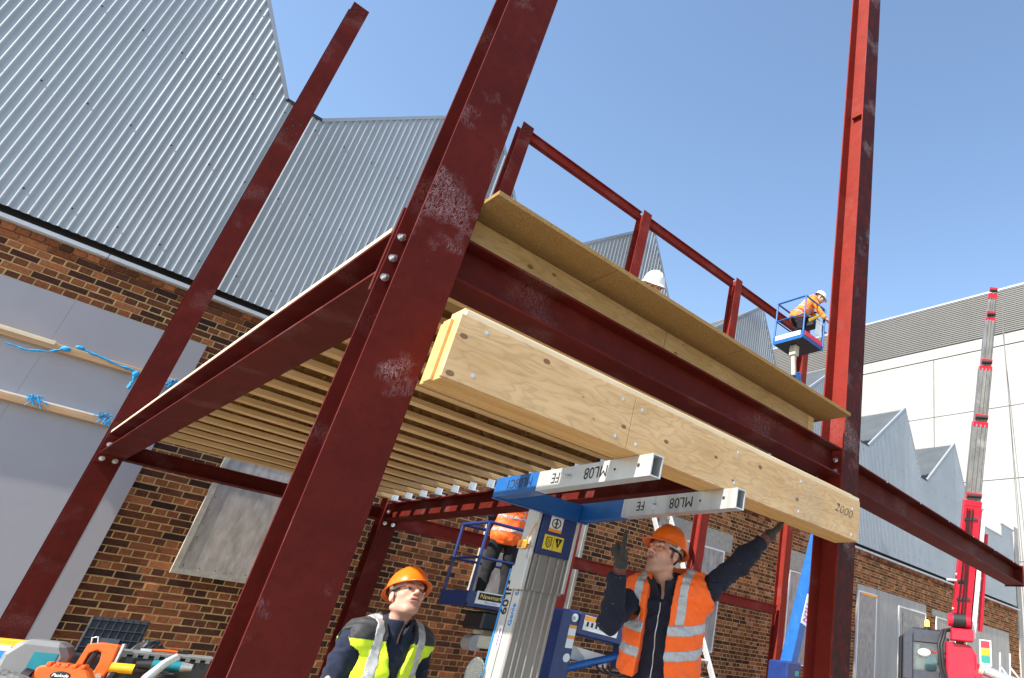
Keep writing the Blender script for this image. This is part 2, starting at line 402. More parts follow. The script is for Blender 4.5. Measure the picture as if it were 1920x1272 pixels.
# ------------------------------------------------------------------ factory: brick wall, boards, corrugated saw-tooth cladding
WY = 9.87
fac = thing('factory_building', 'brick factory with grey corrugated saw-tooth gables and boarded-up windows', 'factory', (13, WY, 0))
wall = MB(); wall.box((-4, WY + .0045, 0), (27.3, WY + .35, 5.0)); wall = part(wall, 'brick_wall', M_mortar, fac)
# openings and boards that cover the brickwork: (x0, x1, z0, z1)
covers = [(-4, 1.1, 0, 4.415), (1.74, 3.3, 1.94, 3.3), (5.12, 6.9, 2.2, 3.95), (8.75, 10.45, 1.95, 3.86), (12.7, 14.35, 1.95, 3.9),
          (15.7, 19.62, 0, 4.085), (20.25, 21.6, 1.9, 3.84), (22.5, 26.25, 0, 4.03),
          (8.55, 10.68, 3.86, 4.25), (12.5, 14.5, 3.9, 4.37), (20.05, 21.8, 3.84, 4.05), (4.95, 7.05, 3.95, 4.3)]
def covered(x0, x1, z0, z1):
    for a, b, c, d in covers:
        if x0 > a - .02 and x1 < b + .02 and z0 > c - .02 and z1 < d + .02: return True
    return False
bricks = []
nc = 66
for r in range(nc):
    z0 = r * .075 + .006; stretcher = r % 2 == 0
    L = .225 if stretcher else .1125
    if r >= nc - 2: L = .1125 if r == nc - 1 else .225
    x = -1.6 - (.0 if stretcher else .056)
    out = .03 if r == nc - 1 else (.016 if r == nc - 2 else 0)
    while x < 27.25:
        x1 = min(x + L - .011, 27.3)
        if not covered(x, x1, z0, z0 + .064):
            # clip by boards that overlap partly is left to the boards, which stand proud
            bricks.append((x, x1, z0, z0 + .064, out + random.uniform(-.003, .003), stretcher))
        x += L
def tone(x, st, r):
    t = random.random()
    if st: t = t * .5 if random.random() < .66 else t * .85
    else: t = .22 + t * .62 if random.random() < .7 else t * .9
    t += min(.16, max(0, (x - 4) * .018))
    return min(1, max(0, t))
vis = []
for i, b in enumerate(bricks):
    cx, cz = (b[0] + b[1]) / 2, (b[2] + b[3]) / 2
    px, py, d = project((cx, WY, cz))
    if not (0 < px < 1920 and 0 < py < 1272): continue
    if 395 < px < 640 and px > 1000 - (py * .42) - 160 and px < 1065 - py * .37: continue   # behind the near column
    if cx < 3.4 and 3.05 < cz < 4.4 and px > 420: continue
    wpx = abs(project((b[1], WY, cz))[0] - project((b[0], WY, cz))[0])
    vis.append((-wpx, i))
vis.sort(); single = {i for _, i in vis[:300]}
def brick_geo(w, h, mbk, x, y, z):
    c = .004; d = .05
    v = [(x, y + c, z), (x + w, y + c, z), (x + w, y + c, z + h), (x, y + c, z + h),
         (x + c, y, z + c), (x + w - c, y, z + c), (x + w - c, y, z + h - c), (x + c, y, z + h - c),
         (x, y + d, z), (x + w, y + d, z), (x + w, y + d, z + h), (x, y + d, z + h)]
    f = [(4, 5, 6, 7), (0, 1, 5, 4), (1, 2, 6, 5), (2, 3, 7, 6), (3, 0, 4, 7), (8, 9, 1, 0), (9, 10, 2, 1), (10, 11, 3, 2), (11, 8, 0, 3)]
    mbk.add(v, f)
protos = {}
bm_rest = MB(); tones = []
for i, b in enumerate(bricks):
    t = tone(b[0], b[5], 0)
    wdt = round(b[1] - b[0], 4)
    if i in single and wdt in (.214, .1015):
        if wdt not in protos:
            k = MB(); brick_geo(wdt, .064, k, 0, 0, 0); o = k.build('brick', M_brickA, wall); protos[wdt] = o
        else:
            o = protos[wdt].copy(); COL.objects.link(o); o.name = 'brick'; o.parent = wall
        o.location = (b[0] - 13, -b[4], b[2]); o.rotation_euler = (0, R_(random.uniform(-.5, .5)), 0); o['tone'] = t
    else:
        brick_geo(wdt, .064, bm_rest, b[0], WY - b[4], b[2]); tones += [t] * 12
o = part(bm_rest, 'brickwork', M_brickB, wall); o['kind'] = 'stuff'
o.data.attributes.new('tone', 'FLOAT', 'POINT').data.foreach_set('value', np.array(tones, np.float32))

# white drip strip, black board behind it that paints in the shadow under the cladding
for k in range(8):
    x0 = -4 + k * 3.95; x1 = x0 + 3.944
    part(MB().box((x0, WY - .1, 4.958), (min(x1, 27.4), WY + .3, 5.002)), 'drip_strip', M_strip, fac)
part(MB().box((-4, WY - .02, 5.004), (27.3, WY + .3, 5.6)), 'shadow_gap_board', M_guttershade, fac)

# corrugated cladding in sheets under a saw-tooth outline
PEAK0, PITCH, ZP, ZV = 3.17, 3.68, 9.83, 7.88
pts = [(-7, ZV), (-6.9, ZV)]
for k in range(-2, 6):
    p = PEAK0 + PITCH * k
    pts += [(p - 2.14, ZV), (p, ZP), (p + 1.1, ZV)]
pts = [q for q in pts if q[0] > -5.9 or q[0] < -6.95]
pts += [(24.05, ZV), (24.06, 7.43), (25.65, 7.43), (25.66, 7.92), (26.9, 7.92), (27.0, 7.92)]
px_, pz_ = np.array([q[0] for q in pts]), np.array([q[1] for q in pts])
CY = 9.72; ZB = 5.06
def top(x): return float(np.interp(x, px_, pz_))
clad = MB().box((-4, CY + .03, 5.2), (26.85, CY + .04, 7.4)); clad = part(clad, 'cladding', M_dark, fac)
WAVE = .076
def sheet(x0, x1):
    k = MB(); xs = list(np.arange(x0, x1 + 1e-6, WAVE / 8))
    xs += [q for q in px_ if x0 < q < x1]; xs.sort()
    vs = []; fs = []
    zs_n = 2
    for x in xs:
        y = CY - .0095 * (1 + math.sin(2 * math.pi * x / WAVE))
        vs += [(x, y, ZB), (x, y, top(x))]
    for i in range(len(xs) - 1): fs.append((2 * i, 2 * i + 2, 2 * i + 3, 2 * i + 1))
    return k.add(vs, fs, 0, True)
x = -3.6
scr = MB()
while x < 26.8:
    x1 = min(x + 13 * WAVE, 26.85)
    so = sheet(x, x1); part(so, 'cladding_sheet', M_clad, clad)
    x += 13 * WAVE
for zi, z in enumerate((5.3, 6.5, 7.7, 8.9)):
    kx = 0
    while kx < 400:
        xx = -3.6 + (kx + .75) * WAVE
        if xx < 26.8 and z < top(xx) - .15:
            scr.cyl((xx, CY - .019, z), (xx, CY - .026, z), .011, .008, 6)
        kx += 5
o = part(scr, 'cladding_screws', M_black, clad); o['kind'] = 'stuff'
# verge flashing along the teeth and roofs behind
for (xa, za), (xb, zb) in zip(pts[:-1], pts[1:]):
    if xb < -4 or xb - xa < .05: continue
    flat = abs(za - zb) < .02
    mb = MB(); mb.bar((xa, CY + .02, za + .02), (xb, CY + .02, zb + .02), .08, .05, (0, 0, 1))
    part(mb, 'gutter_end' if flat and xb < 23 else 'verge_flashing', M_guttershade if flat and xb < 23 else M_trim, fac)
roof_proto = None
for k in range(-1, 6):
    p = PEAK0 + PITCH * k
    if roof_proto is None:
        mb = MB(); ys = np.arange(0, 14, WAVE / 6); sl = Vector((2.14, 0, ZP - ZV)); nrm = Vector((-(ZP - ZV), 0, 2.14)).normalized()
        vs = []; fs = []
        for y in ys:
            off = nrm * (.0095 * math.sin(2 * math.pi * y / WAVE) - .02)
            a = Vector((-2.14, y, ZV - ZP)) + off; vs += [tuple(a), tuple(a + sl)]
        for i in range(len(ys) - 1): fs.append((2 * i, 2 * i + 1, 2 * i + 3, 2 * i + 2))
        mb.add(vs, fs, 0, True)
        roof_proto = mb.build('roof_slope', M_roof, fac); ro = roof_proto
    else: ro = link_copy(roof_proto, fac)
    ro.location = (p - 13, CY + .08 - WY, ZP)
    part(MB().add([(p, CY + .08, ZP), (p + 1.1, CY + .08, ZV), (p + 1.1, CY + 14, ZV), (p, CY + 14, ZP)], [(0, 1, 2, 3)]), 'north_light', M_grpanel, fac)
    part(MB().box((p + 1.1, CY + .08, ZV - .15), (p + PITCH - 2.14, CY + 14, ZV - .1)), 'valley_gutter', M_guttershade, fac)
part(MB().box((24.6, CY + .06, 7.2), (26.9, CY + 8, 7.25)), 'flat_roof', M_trim, fac)
part(MB().box((26.8, CY + .01, 5.06), (26.9, CY + 10, 7.42)), 'end_cladding', M_clad, fac)

# boards over the openings
def board(x0, x1, z0, z1, mat, name, y=WY - .035, fr=0, frm=None, t=.03):
    b = part(MB().box((x0, y, z0), (x1, y + t, z1)), name, mat, fac, bevel=.001)
    if fr:
        f_ = MB(); yy = y - .012
        f_.box((x0 - fr, yy, z0 - fr), (x0, yy + .045, z1 + fr)); f_.box((x1, yy, z0 - fr), (x1 + fr, yy + .045, z1 + fr))
        f_.box((x0, yy, z0 - fr), (x1, yy + .045, z0)); f_.box((x0, yy, z1), (x1, yy + .045, z1 + fr))
        part(f_, 'board_frame', frm or M_cream, b)
    return b
board(-4.0, -.077, 0, 4.415, M_board, 'wall_board'); board(-.076, .905, 0, 4.415, M_board, 'wall_board'); board(.909, 1.1, 0, 4.413, M_board, 'wall_board', WY - .032)
w1 = board(1.80, 3.3, 1.985, 3.3, M_wboard, 'window_board', WY - .045, .055, M_lintel)
nl = MB()
for i in range(8): nl.cyl((1.83, WY - .045, 2.03 + i * .15), (1.83, WY - .049, 2.03 + i * .15), .006, n=6)
for i in range(8): nl.cyl((1.83 + i * .15, WY - .045, 2.015), (1.83 + i * .15, WY - .049, 2.015), .006, n=6)
part(nl, 'nails', M_black, w1)
board(5.2, 6.9, 2.25, 3.95, M_wboard, 'window_board', WY - .04, .05, M_lintel)
board(8.8, 10.42, 1.95, 3.84, M_wboard, 'window_board', WY - .04, .03, M_label)
board(12.75, 14.3, 1.95, 3.88, M_wboard, 'window_board', WY - .04, .03, M_label)
board(20.3, 21.6, 1.9, 3.82, M_wboard, 'window_board', WY - .04, .03, M_label)
for x0, x1, z0, z1 in ((8.55, 10.68, 3.87, 4.25), (12.5, 14.5, 3.93, 4.37), (20.05, 21.8, 3.86, 4.05), (4.95, 7.05, 4.0, 4.3)):
    part(MB().box((x0, WY - .02, z0), (x1, WY + .05, z1)), 'lintel', M_lintel, fac, bevel=.006)
for k in range(4): board(15.7 + k * .98, 15.7 + (k + 1) * .98 - .004, 0, 4.085, M_grpanel, 'sheeting_panel', WY - .03)
for k in range(4): board(22.5 + k * .9375, 22.5 + (k + 1) * .9375 - .004, 0, 4.03, M_grpanel, 'sheeting_panel', WY - .03)
d1 = board(15.75, 16.62, 1.3, 3.88, M_wboard, 'shutter_board', WY - .06, .04, M_label)
part(MB().box((15.9, WY - .075, 3.84), (16.66, WY - .06, 3.9)), 'rust_edge', M_oran, d1)
board(17.93, 19.5, 1.2, 3.8, M_wboard, 'shutter_board', WY - .06, .04, M_label)
part(MB().box((27.3, WY - .05, 0), (27.75, WY + .3, 8.2)), 'end_pier', M_grpanel, fac)

# two battens tied across the grey board, with blue rope
for zb, xe, nm, lb in ((3.872, 1.05, 'upper', 'long rough batten with blue rope tied round it, upper of two on grey board'), (3.275, .7, 'lower', 'long rough batten with white upper edge, lower of two on grey board')):
    t = thing('timber_batten', lb, 'batten', (-.6, WY - .06, zb), 0, 'battens across the grey board')
    mb = MB(); mb.box((-2.6, WY - .11, zb - .038), (xe, WY - .037, zb + .034)); part(mb, 'plank', M_batten, t, .004)
    if nm == 'lower': part(MB().box((-2.6, WY - .105, zb + .0345), (.66, WY - .04, zb + .047)), 'edge_strip', M_label, t)
    else: part(MB().box((-2.6, WY - .125, zb + .005), (-.03, WY - .111, zb + .046)), 'packer', M_pale, t, .003)
rp = thing('blue_rope', 'frayed blue rope strung along the upper batten on grey board', 'rope', (-.1, WY - .13, 3.8))
def rope(pts, r=.014):
    P = [Vector(p) for p in pts]; out = []
    for i in range(len(P) - 1):
        for k in range(6):
            q = P[i].lerp(P[i + 1], k / 6); out.append(q + Vector((random.uniform(-1, 1), random.uniform(-.5, .5), random.uniform(-1, 1))) * .006)
    out.append(P[-1]); return MB().tube(out, [r * random.uniform(.6, 1.3) for _ in out], 7)
yr = WY - .135
part(rope([(-.34, yr, 3.76), (-.2, yr, 3.745), (-.05, yr, 3.79), (.05, yr, 3.865)], .010), 'strand', M_rope, rp)
part(rope([(.13, yr, 3.92), (.3, yr, 3.9), (.5, yr, 3.87), (.63, yr, 3.86), (.66, yr, 3.76), (.65, yr, 3.66)], .013), 'strand', M_rope, rp)
for kp, kr, ks in (((.06, yr, 3.87), .03, (1.3, .6, .9)), ((.15, yr, 3.925), .026, (1.5, .6, .8)), ((.65, yr, 3.83), .032, (1, .6, 1.2))): part(MB().sphere(kp, kr, sx=ks), 'knot', M_rope, rp)
fr = MB()
for k in range(26):
    a = Vector((1.0 + random.uniform(-.05, .1), yr, 3.84 + random.uniform(-.02, .05))); fr.tube([a, a + Vector((random.uniform(-.09, .09), random.uniform(-.02, .0), random.uniform(-.02, .05))), a + Vector((random.uniform(-.14, .14), 0, random.uniform(-.14, .02)))], .004, 4)
part(fr, 'frayed_end', M_rope, rp)
rp2 = thing('blue_rope', 'short tuft of blue rope knotted on the lower batten', 'rope', (.05, WY - .125, 3.3))
for x0 in (.06, .6):
    fr = MB()
    for k in range(16):
        a = Vector((x0 + random.uniform(-.03, .04), WY - .118, 3.315)); fr.tube([a, a + Vector((random.uniform(-.05, .05), -.01, random.uniform(-.04, .05))), a + Vector((random.uniform(-.09, .09), -.012, random.uniform(-.09, .05)))], .0045, 4)
    part(fr, 'frayed_end', M_rope, rp2)

# ------------------------------------------------------------------ white warehouse far behind
XW = 32.0
wh = thing('white_warehouse', 'huge white panelled warehouse with grey ribbed band along its top', 'warehouse', (XW, 20, 0))
for j, (z0, z1) in enumerate(((0, 3.6), (3.6, 7.7), (7.7, 11.7), (11.7, 15.55), (15.55, 19.1))):
    for i in range(10):
        y0 = -6 + i * 5.4
        part(MB().box((XW, y0, z0), (XW + .3, y0 + 5.36, z1 - .04)), 'wall_panel', M_white, wh)
part(MB().box((XW + .31, -6, 0), (XW + 20, 48, 19)), 'shell', M_grpanel, wh)
part(MB().box((XW - .05, -6, 19.1), (XW + .4, 48, 19.75)), 'white_band', M_white, wh)
rb = MB(); nb = 22
for i in range(nb):
    z = 19.76 + i * (22.5 - 19.76) / nb; dz = (22.5 - 19.76) / nb
    rb.add([(XW - .02, -6, z), (XW - .02, 48, z), (XW - .12, -6, z + dz * .35), (XW - .12, 48, z + dz * .35), (XW - .12, -6, z + dz * .95), (XW - .12, 48, z + dz * .95), (XW - .02, -6, z + dz), (XW - .02, 48, z + dz)],
           [(0, 1, 3, 2), (2, 3, 5, 4), (4, 5, 7, 6)])
    rb.box((XW + .0, -6, z), (XW + .05, 48, z + dz * .2), 1)
o = part(rb, 'ribbed_band', [M_siding, M_dark], wh); o['kind'] = 'stuff'
part(MB().box((XW - .15, -6, 22.5), (XW + 20, 48, 22.62)), 'roof_edge', M_trim, wh)

# ------------------------------------------------------------------ steel frame
def bolt(mb, p, nrm, r=.016, t=.014):
    p = Vector(p); n_ = Vector(nrm)
    mb.cyl(p, p + n_ * .003, r * 1.5, n=10, smooth=False); mb.cyl(p + n_ * .003, p + n_ * t, r, n=6, smooth=False); mb.cyl(p + n_ * t, p + n_ * (t + .014), r * .6, n=8, smooth=False)
def column(cx, y0, z1, label, mat, group=None, holes=None, z0=0.0):
    o = MB().isec((cx, y0 + .1016, z0 + .02), (cx, y0 + .1016, z1), (0, 1, 0)).build('steel_column', mat, None, loc=(cx, y0 + .1016, 0))
    tag(o, label, 'column', group, 'thing')
    part(MB().box((cx - .17, y0 - .06, 0), (cx + .17, y0 + .263, .02)), 'base_plate', mat, o)
    return o
def face_front(o, mat):
    o.data.materials.append(mat)
    ymin = min(v.co.y for v in o.data.vertices)
    for pg in o.data.polygons:
        if abs(pg.normal.y) > .9 and pg.center.y < ymin + .002: pg.material_index = len(o.data.materials) - 1
def colpart(o, mb, name, mat): return part(mb, name, mat, o)
C1 = column(.75, 9.05, 9.46, 'dark red steel column between grey board and the deck, with drilled top', M_red)
C2 = column(.7635, 2.44, 9.46, 'scuffed dark red steel column passing in front of deck and crossing the sky', M_red); face_front(C2, M_redboot)
C3 = column(3.7405, 2.44, 9.46, 'weathered red steel column with sunlit web beside the right end of timber beam', M_redlit); face_front(C3, M_redworn)
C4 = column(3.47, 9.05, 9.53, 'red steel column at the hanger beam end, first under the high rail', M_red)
C5 = column(6.19, 9.05, 9.53, 'chalk-marked red steel column by brick wall behind the aluminium mast', M_redlit)
C6 = column(8.96, 9.05, 9.53, 'red steel column by brick wall in front of a lintel and boarded window', M_redlit)
C7 = column(11.6, 9.05, 9.53, 'red steel column by brick wall beside the blue slanted boom', M_redlit)
# holes near C1 top and at mid height
def holes(o, ps, r=.011):
    for p in ps: colpart(o, MB().cyl((p[0], p[1] + .001, p[2]), (p[0], p[1] - .0015, p[2]), r, n=8), 'bolt_hole', M_dark)
def bolts(o, ps, n_, r=.014):
    for p in ps:
        b = MB(); bolt(b, p, n_, r); colpart(o, b, 'bolt', M_bolt)
for dx, zz in ((-.05, 9.38), (.05, 9.38), (-.05, 9.3), (.05, 9.3), (-.06, 7.25), (.05, 7.25), (-.06, 7.1), (.05, 7.1), (-.02, 7.18), (.02, 7.05), (-.06, 6.98), (.05, 6.96)):
    holes(C1, [(.75 + dx, 9.05, zz)])
for c, cx in ((C4, 3.47), (C5, 6.19), (C6, 8.96), (C7, 11.6)):
    for dx in (-.05, .05):
        holes(c, [(cx + dx, 9.05, zz) for zz in (9.44, 9.36)]); holes(c, [(cx + dx, 9.05, zz) for zz in (3.5, 3.3, 3.1, 2.7, 2.5)], .009)
bolts(C2, [(.683, 2.63, zz) for zz in (3.02, 2.92, 2.83)], (0, -1, 0), .011)
colpart(C3, MB().box((3.70, 2.452, 6.26), (3.734, 2.60, 6.4)), 'cleat', M_redlit)
bolts(C3, [(3.69, 2.53, zz) for zz in (3.0, 2.92)], (-1, 0, 0), .012)
for c, cx in ((C1, .75), (C4, 3.47)):
    part(MB().box((cx - .1, 9.034, 2.77), (cx + .1, 9.049, 3.1)), 'fin_plate', M_red, c)
    bolts(c, [(cx + dx, 9.034, zz) for dx in (-.05, .05) for zz in (2.81, 2.95)], (0, -1, 0), .016)
def beam(a, b, label, D=.2, W=.2036, mat=None, up=(0, 0, 1), name='steel_beam', tf=.011):
    base = ((a[0] + b[0]) / 2, (a[1] + b[1]) / 2, min(a[2], b[2]) - D / 2)
    o = MB().isec(a, b, up, D, W, tf).build(name, mat or M_red, None, loc=base)
    return tag(o, label, 'beam', None, 'thing')
LB = beam((.76, 2.665, 2.9525), (.76, 9.03, 2.9525), 'red steel beam with sunlit edges running from scuffed column back to the brick wall', .205)
part(MB().box((.655, 2.6445, 2.77), (.865, 2.6635, 3.16)), 'end_plate', M_red, LB)
FB = beam((.868, 2.535, 2.965), (3.636, 2.535, 2.965), 'red steel edge beam under the plywood rim above the timber beam', .19, .17)
RB = beam((3.655, 2.66, 2.95), (3.475, 9.03, 2.95), 'red steel beam with sun patches carrying the joist hangers', .2)
BB = beam((.855, 9.155, 2.925), (3.365, 9.155, 2.925), 'red steel beam along the brick wall in front of weathered window board', .15, .13)
OB = beam((3.86, 2.6, 2.95), (7.93, 2.88, 2.95), 'long red steel beam reaching past the crane boom, free end in the air', .2, .2, M_red)
part(MB().bar((7.93, 2.88, 2.95), (7.945, 2.881, 2.95), .22, .23), 'end_plate', M_red, OB)
hb = MB()
for k in range(6):
    q = k / 5; hb.cyl((4.4 + q * 3.2, 2.538 + q * .22, 3.042), (4.4 + q * 3.2, 2.534 + q * .22, 3.042), .006, n=6)
part(hb, 'studs', M_bolt, OB)
for xa, xb, lb in ((3.575, 6.085, 'red steel side rail on brick wall between hanger beam and the aluminium mast'), (6.295, 8.855, 'red steel side rail on brick wall behind the pointing worker'), (9.065, 11.495, 'red steel side rail on brick wall beneath the outstretched arm')):
    beam((xa, 9.15, 2.88), (xb, 9.15, 2.88), lb, .17, .1, M_redlit)
for xa, xb, lb in ((3.575, 6.085, 'red steel eaves rail high in the sky, length at the scuffed column'), (6.295, 8.855, 'red steel eaves rail high in the sky, middle length above white helmet'), (9.065, 11.495, 'red steel eaves rail high in the sky, length ending at raised lift basket')):
    beam((xa, 9.15, 9.4), (xb, 9.15, 9.4), lb, .18, .11, M_redlit)

# ------------------------------------------------------------------ timber floor on the frame
fl = thing('timber_floor', 'new timber deck of joists, boards and overhanging chipboard on red steel frame', 'floor deck', (2.1, 5.7, 3.06))
part(MB().box((.657, 2.7, 3.057), (.86, 9.0, 3.08)), 'wall_plate', M_pale, fl)
ys = [2.70 + .362 * k for k in range(18)]
jm = None
for y in ys:
    xe = 3.37 + (9 - y) * .02
    jo_ = part(MB().box((.79, y - .042, 3.081), (xe, y + .042, 3.121)), 'joist', M_joist, fl, .002)
    part(MB().box((.79, y - .042, 3.18), (xe, y + .042, 3.218)), 'top_flange', M_joist, jo_); part(MB().box((.79, y - .006, 3.1215), (xe, y + .006, 3.1795)), 'web', M_osb, jo_)
    hx = xe - .001; hg = MB()
    hg.box((hx - .06, y - .048, 3.0775), (hx + .02, y + .048, 3.0805)); hg.box((hx - .06, y - .048, 3.0805), (hx + .004, y - .0445, 3.2)); hg.box((hx - .06, y + .0445, 3.0805), (hx + .004, y + .048, 3.2))
    hg.box((hx + .0045, y - .07, 3.0645), (hx + .006, y + .07, 3.2))
    hg.box((hx - .06, y - .048, 3.0605), (hx + .06, y + .048, 3.0765))
    part(hg, 'joist_hanger', M_galv, fl)
yb = 2.62
for j, (y0, y1) in enumerate(((2.615, 3.83), (3.834, 5.05), (5.054, 6.27), (6.274, 7.49), (7.494, 9.0))):
    xs = (.79, 1.92, 3.44) if j < 2 else (.79, 1.92, 3.02)
    for a, b in zip(xs[:-1], xs[1:]):
        part(MB().box((a, y0, 3.219), (b - .003, y1, 3.237)), 'floor_panel', M_osb, fl)
for a, b in ((.868, 2.05), (2.053, 3.395)):
    part(MB().box((a, 2.575, 3.062), (b, 2.614, 3.2365)), 'rim_board', M_ply2, fl, .002)
part(MB().box((3.396, 2.58, 3.062), (3.46, 2.63, 3.2365)), 'rim_end_block', M_joist, fl)
for a, b in ((.868, 1.50), (1.502, 2.42), (2.422, 3.53)):
    part(MB().box((a, 2.325, 3.238), (b, 3.2, 3.26)), 'chipboard_sheet', M_chip, fl, .0015)

# ------------------------------------------------------------------ timber beam on the lift forks
tb = thing('timber_beam', 'pale plywood-faced timber box beam resting across the lift forks', 'timber beam', (2.2, 2.35, 2.412))
X0, X1 = .862, 3.585
part(MB().box((X0 + .012, 2.276, 2.412), (X1, 2.335, 2.6605)), 'inner_lamination', M_lvl, tb, .002)
part(MB().box((X0, 2.3365, 2.412), (X1, 2.392, 2.6605)), 'inner_lamination', M_lvl, tb, .002)
part(MB().box((X0 + .008, 2.3935, 2.412), (X1, 2.43, 2.6605)), 'back_lamination', M_lvl, tb, .002)
part(MB().box((X0 + .018, 2.262, 2.6625), (X1, 2.315, 2.685)), 'top_strip', M_pale, tb, .002)
part(MB().box((X0 + .03, 2.318, 2.6625), (X1, 2.42, 2.715)), 'top_plate', M_joist, tb, .002)
for a, b in ((X0 + .002, 1.698), (1.700, X1)):
    part(MB().box((a, 2.256, 2.4125), (b, 2.2745, 2.661)), 'plywood_face', M_ply, tb, .0015)
for xs_, zs_ in ((.97, 2.63), (.97, 2.455), (1.63, 2.62), (1.63, 2.45), (1.745, 2.61), (1.745, 2.45), (2.4, 2.62), (2.4, 2.46), (2.95, 2.62), (2.95, 2.45), (3.5, 2.6), (3.5, 2.44)):
    part(MB().cyl((xs_, 2.256, zs_), (xs_, 2.2552, zs_), .0075, n=10), 'screw', M_bolt, tb)
text_part('pencil_mark', '2000', .075, (3.30, 2.2555, 2.545), (1, 0, -.06), (.06, 0, 1), M_ink, tb, tuple(tb.location), shear=.3, bold=-.0015, width=.2)

# ------------------------------------------------------------------ aluminium material lift carrying the timber beam
ml = thing('material_lift', 'aluminium hand-winch material lift with blue fork carriage under timber beam', 'material lift', (2.2, 3.5, 0))
mb = MB(); mb.box((2.12, 3.475, .12), (2.35, 3.63, 2.02)); part(mb, 'outer_mast', M_alu, ml, .004)
rb = MB()
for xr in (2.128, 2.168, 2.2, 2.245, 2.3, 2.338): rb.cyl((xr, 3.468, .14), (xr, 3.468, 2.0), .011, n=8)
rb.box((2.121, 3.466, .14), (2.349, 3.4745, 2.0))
part(rb, 'mast_channel', M_alushade, ml)
part(MB().box((2.117, 3.628, .14), (2.1335, 3.641, 2.0)), 'blue_edge_strip', M_bluetx, ml)
sv = MB(); sv.box((2.1185, 3.548, .14), (2.1205, 3.552, 2.02)); part(sv, 'mast_groove', M_dark, ml)
mb = MB(); mb.box((2.085, 3.43, 1.885), (2.108, 3.55, 2.36)); part(mb, 'inner_mast', M_alu, ml, .003)
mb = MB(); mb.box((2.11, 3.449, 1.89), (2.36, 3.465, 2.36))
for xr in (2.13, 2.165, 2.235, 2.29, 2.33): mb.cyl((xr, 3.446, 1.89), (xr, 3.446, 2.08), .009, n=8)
part(mb, 'inner_channel', M_alushade, ml)
part(MB().box((2.345, 3.425, 1.9), (2.366, 3.5, 2.36)), 'side_rail', M_alu, ml, .003)
bp = part(MB().box((2.116, 3.426, 2.085), (2.343, 3.4475, 2.345)), 'carriage_plate', M_blue2, ml, .004)
lb_ = part(MB().box((2.165, 3.4245, 2.215), (2.25, 3.4255, 2.3)), 'hazard_label', M_label, bp)
part(MB().box((2.165, 3.4235, 2.215), (2.25, 3.4243, 2.232)), 'orange_band', M_oran, lb_)
ic = MB(); ic.tube([(2.207 + .028 * math.cos(a), 3.424, 2.264 + .026 * math.sin(a)) for a in np.linspace(0, 2 * math.pi, 16)], .003, 5); ic.box((2.203, 3.4225, 2.24), (2.211, 3.4243, 2.29)); ic.box((2.192, 3.4225, 2.262), (2.22, 3.4243, 2.268))
part(ic, 'warning_symbol', M_ink, lb_)
lb_ = part(MB().box((2.15, 3.4245, 2.115), (2.28, 3.4255, 2.195)), 'yellow_label', M_yel, bp)
ic = MB(); ic.add([(2.222, 3.4238, 2.185), (2.272, 3.4238, 2.185), (2.247, 3.4238, 2.13)], [(0, 2, 1)]); ic.box((2.2145, 3.4236, 2.118), (2.2165, 3.4242, 2.192))
ic.tube([(2.168, 3.424, 2.182), (2.168, 3.424, 2.14), (2.184, 3.424, 2.126), (2.2, 3.424, 2.14), (2.2, 3.424, 2.182), (2.168, 3.424, 2.182)], .003, 5); ic.box((2.178, 3.4236, 2.14), (2.181, 3.4242, 2.175)); ic.box((2.187, 3.4236, 2.14), (2.19, 3.4242, 2.175))
part(ic, 'warning_symbol', M_ink, lb_); part(MB().box((2.2445, 3.4225, 2.155), (2.2495, 3.4237, 2.178)), 'exclamation', M_yel, lb_)
O_ = tuple(ml.location)
text_part('mast_number', 'ML09', .082, (2.1195, 3.625, 1.94), (0, 0, -1), (0, -1, 0), M_ink, ml, O_, bold=.0015, thick=.0012)
text_part('mast_lettering', 'Genie   Superlift Advantage', .048, (2.1195, 3.49, 1.70), (0, 0, 1), (0, 1, 0), M_bluetx, ml, O_, bold=.001, thick=.0012)
lm = part(MB().box((2.1185, 3.555, 1.58), (2.1195, 3.6, 1.7)), 'maker_label', M_label, ml); part(MB().box((2.1172, 3.572, 1.595), (2.1183, 3.582, 1.685)), 'printed_line', M_mag, lm)
bg_ = MB()
for px2, pz2 in ((2.1185, 2.0), (2.1185, 1.78)): bg_.cyl((2.119, 3.51, pz2), (2.1165, 3.51, pz2), .006, n=8)
part(bg_, 'rivets', M_bolt, ml)
tagm = part(MB().box((2.06, 3.44, 2.1), (2.063, 3.53, 2.145)), 'orange_inspection_tag', M_oran, ml)
for k in range(3): part(MB().box((2.0585, 3.452, 2.108 + k * .011), (2.0597, 3.52 - .012 * k, 2.112 + k * .011)), 'printed_line', M_ink, tagm)
part(MB().tube([(2.062, 3.45, 2.15), (2.07, 3.43, 2.2), (2.08, 3.428, 2.24)], .004, 6), 'tag_tie', M_oran, ml)
part(MB().tube([(2.075, 3.42 + .03 * math.cos(a), 2.08 + .035 * math.sin(a)) for a in np.linspace(0, 6.28, 14)], .003, 5), 'cable_ring', M_galv, ml)
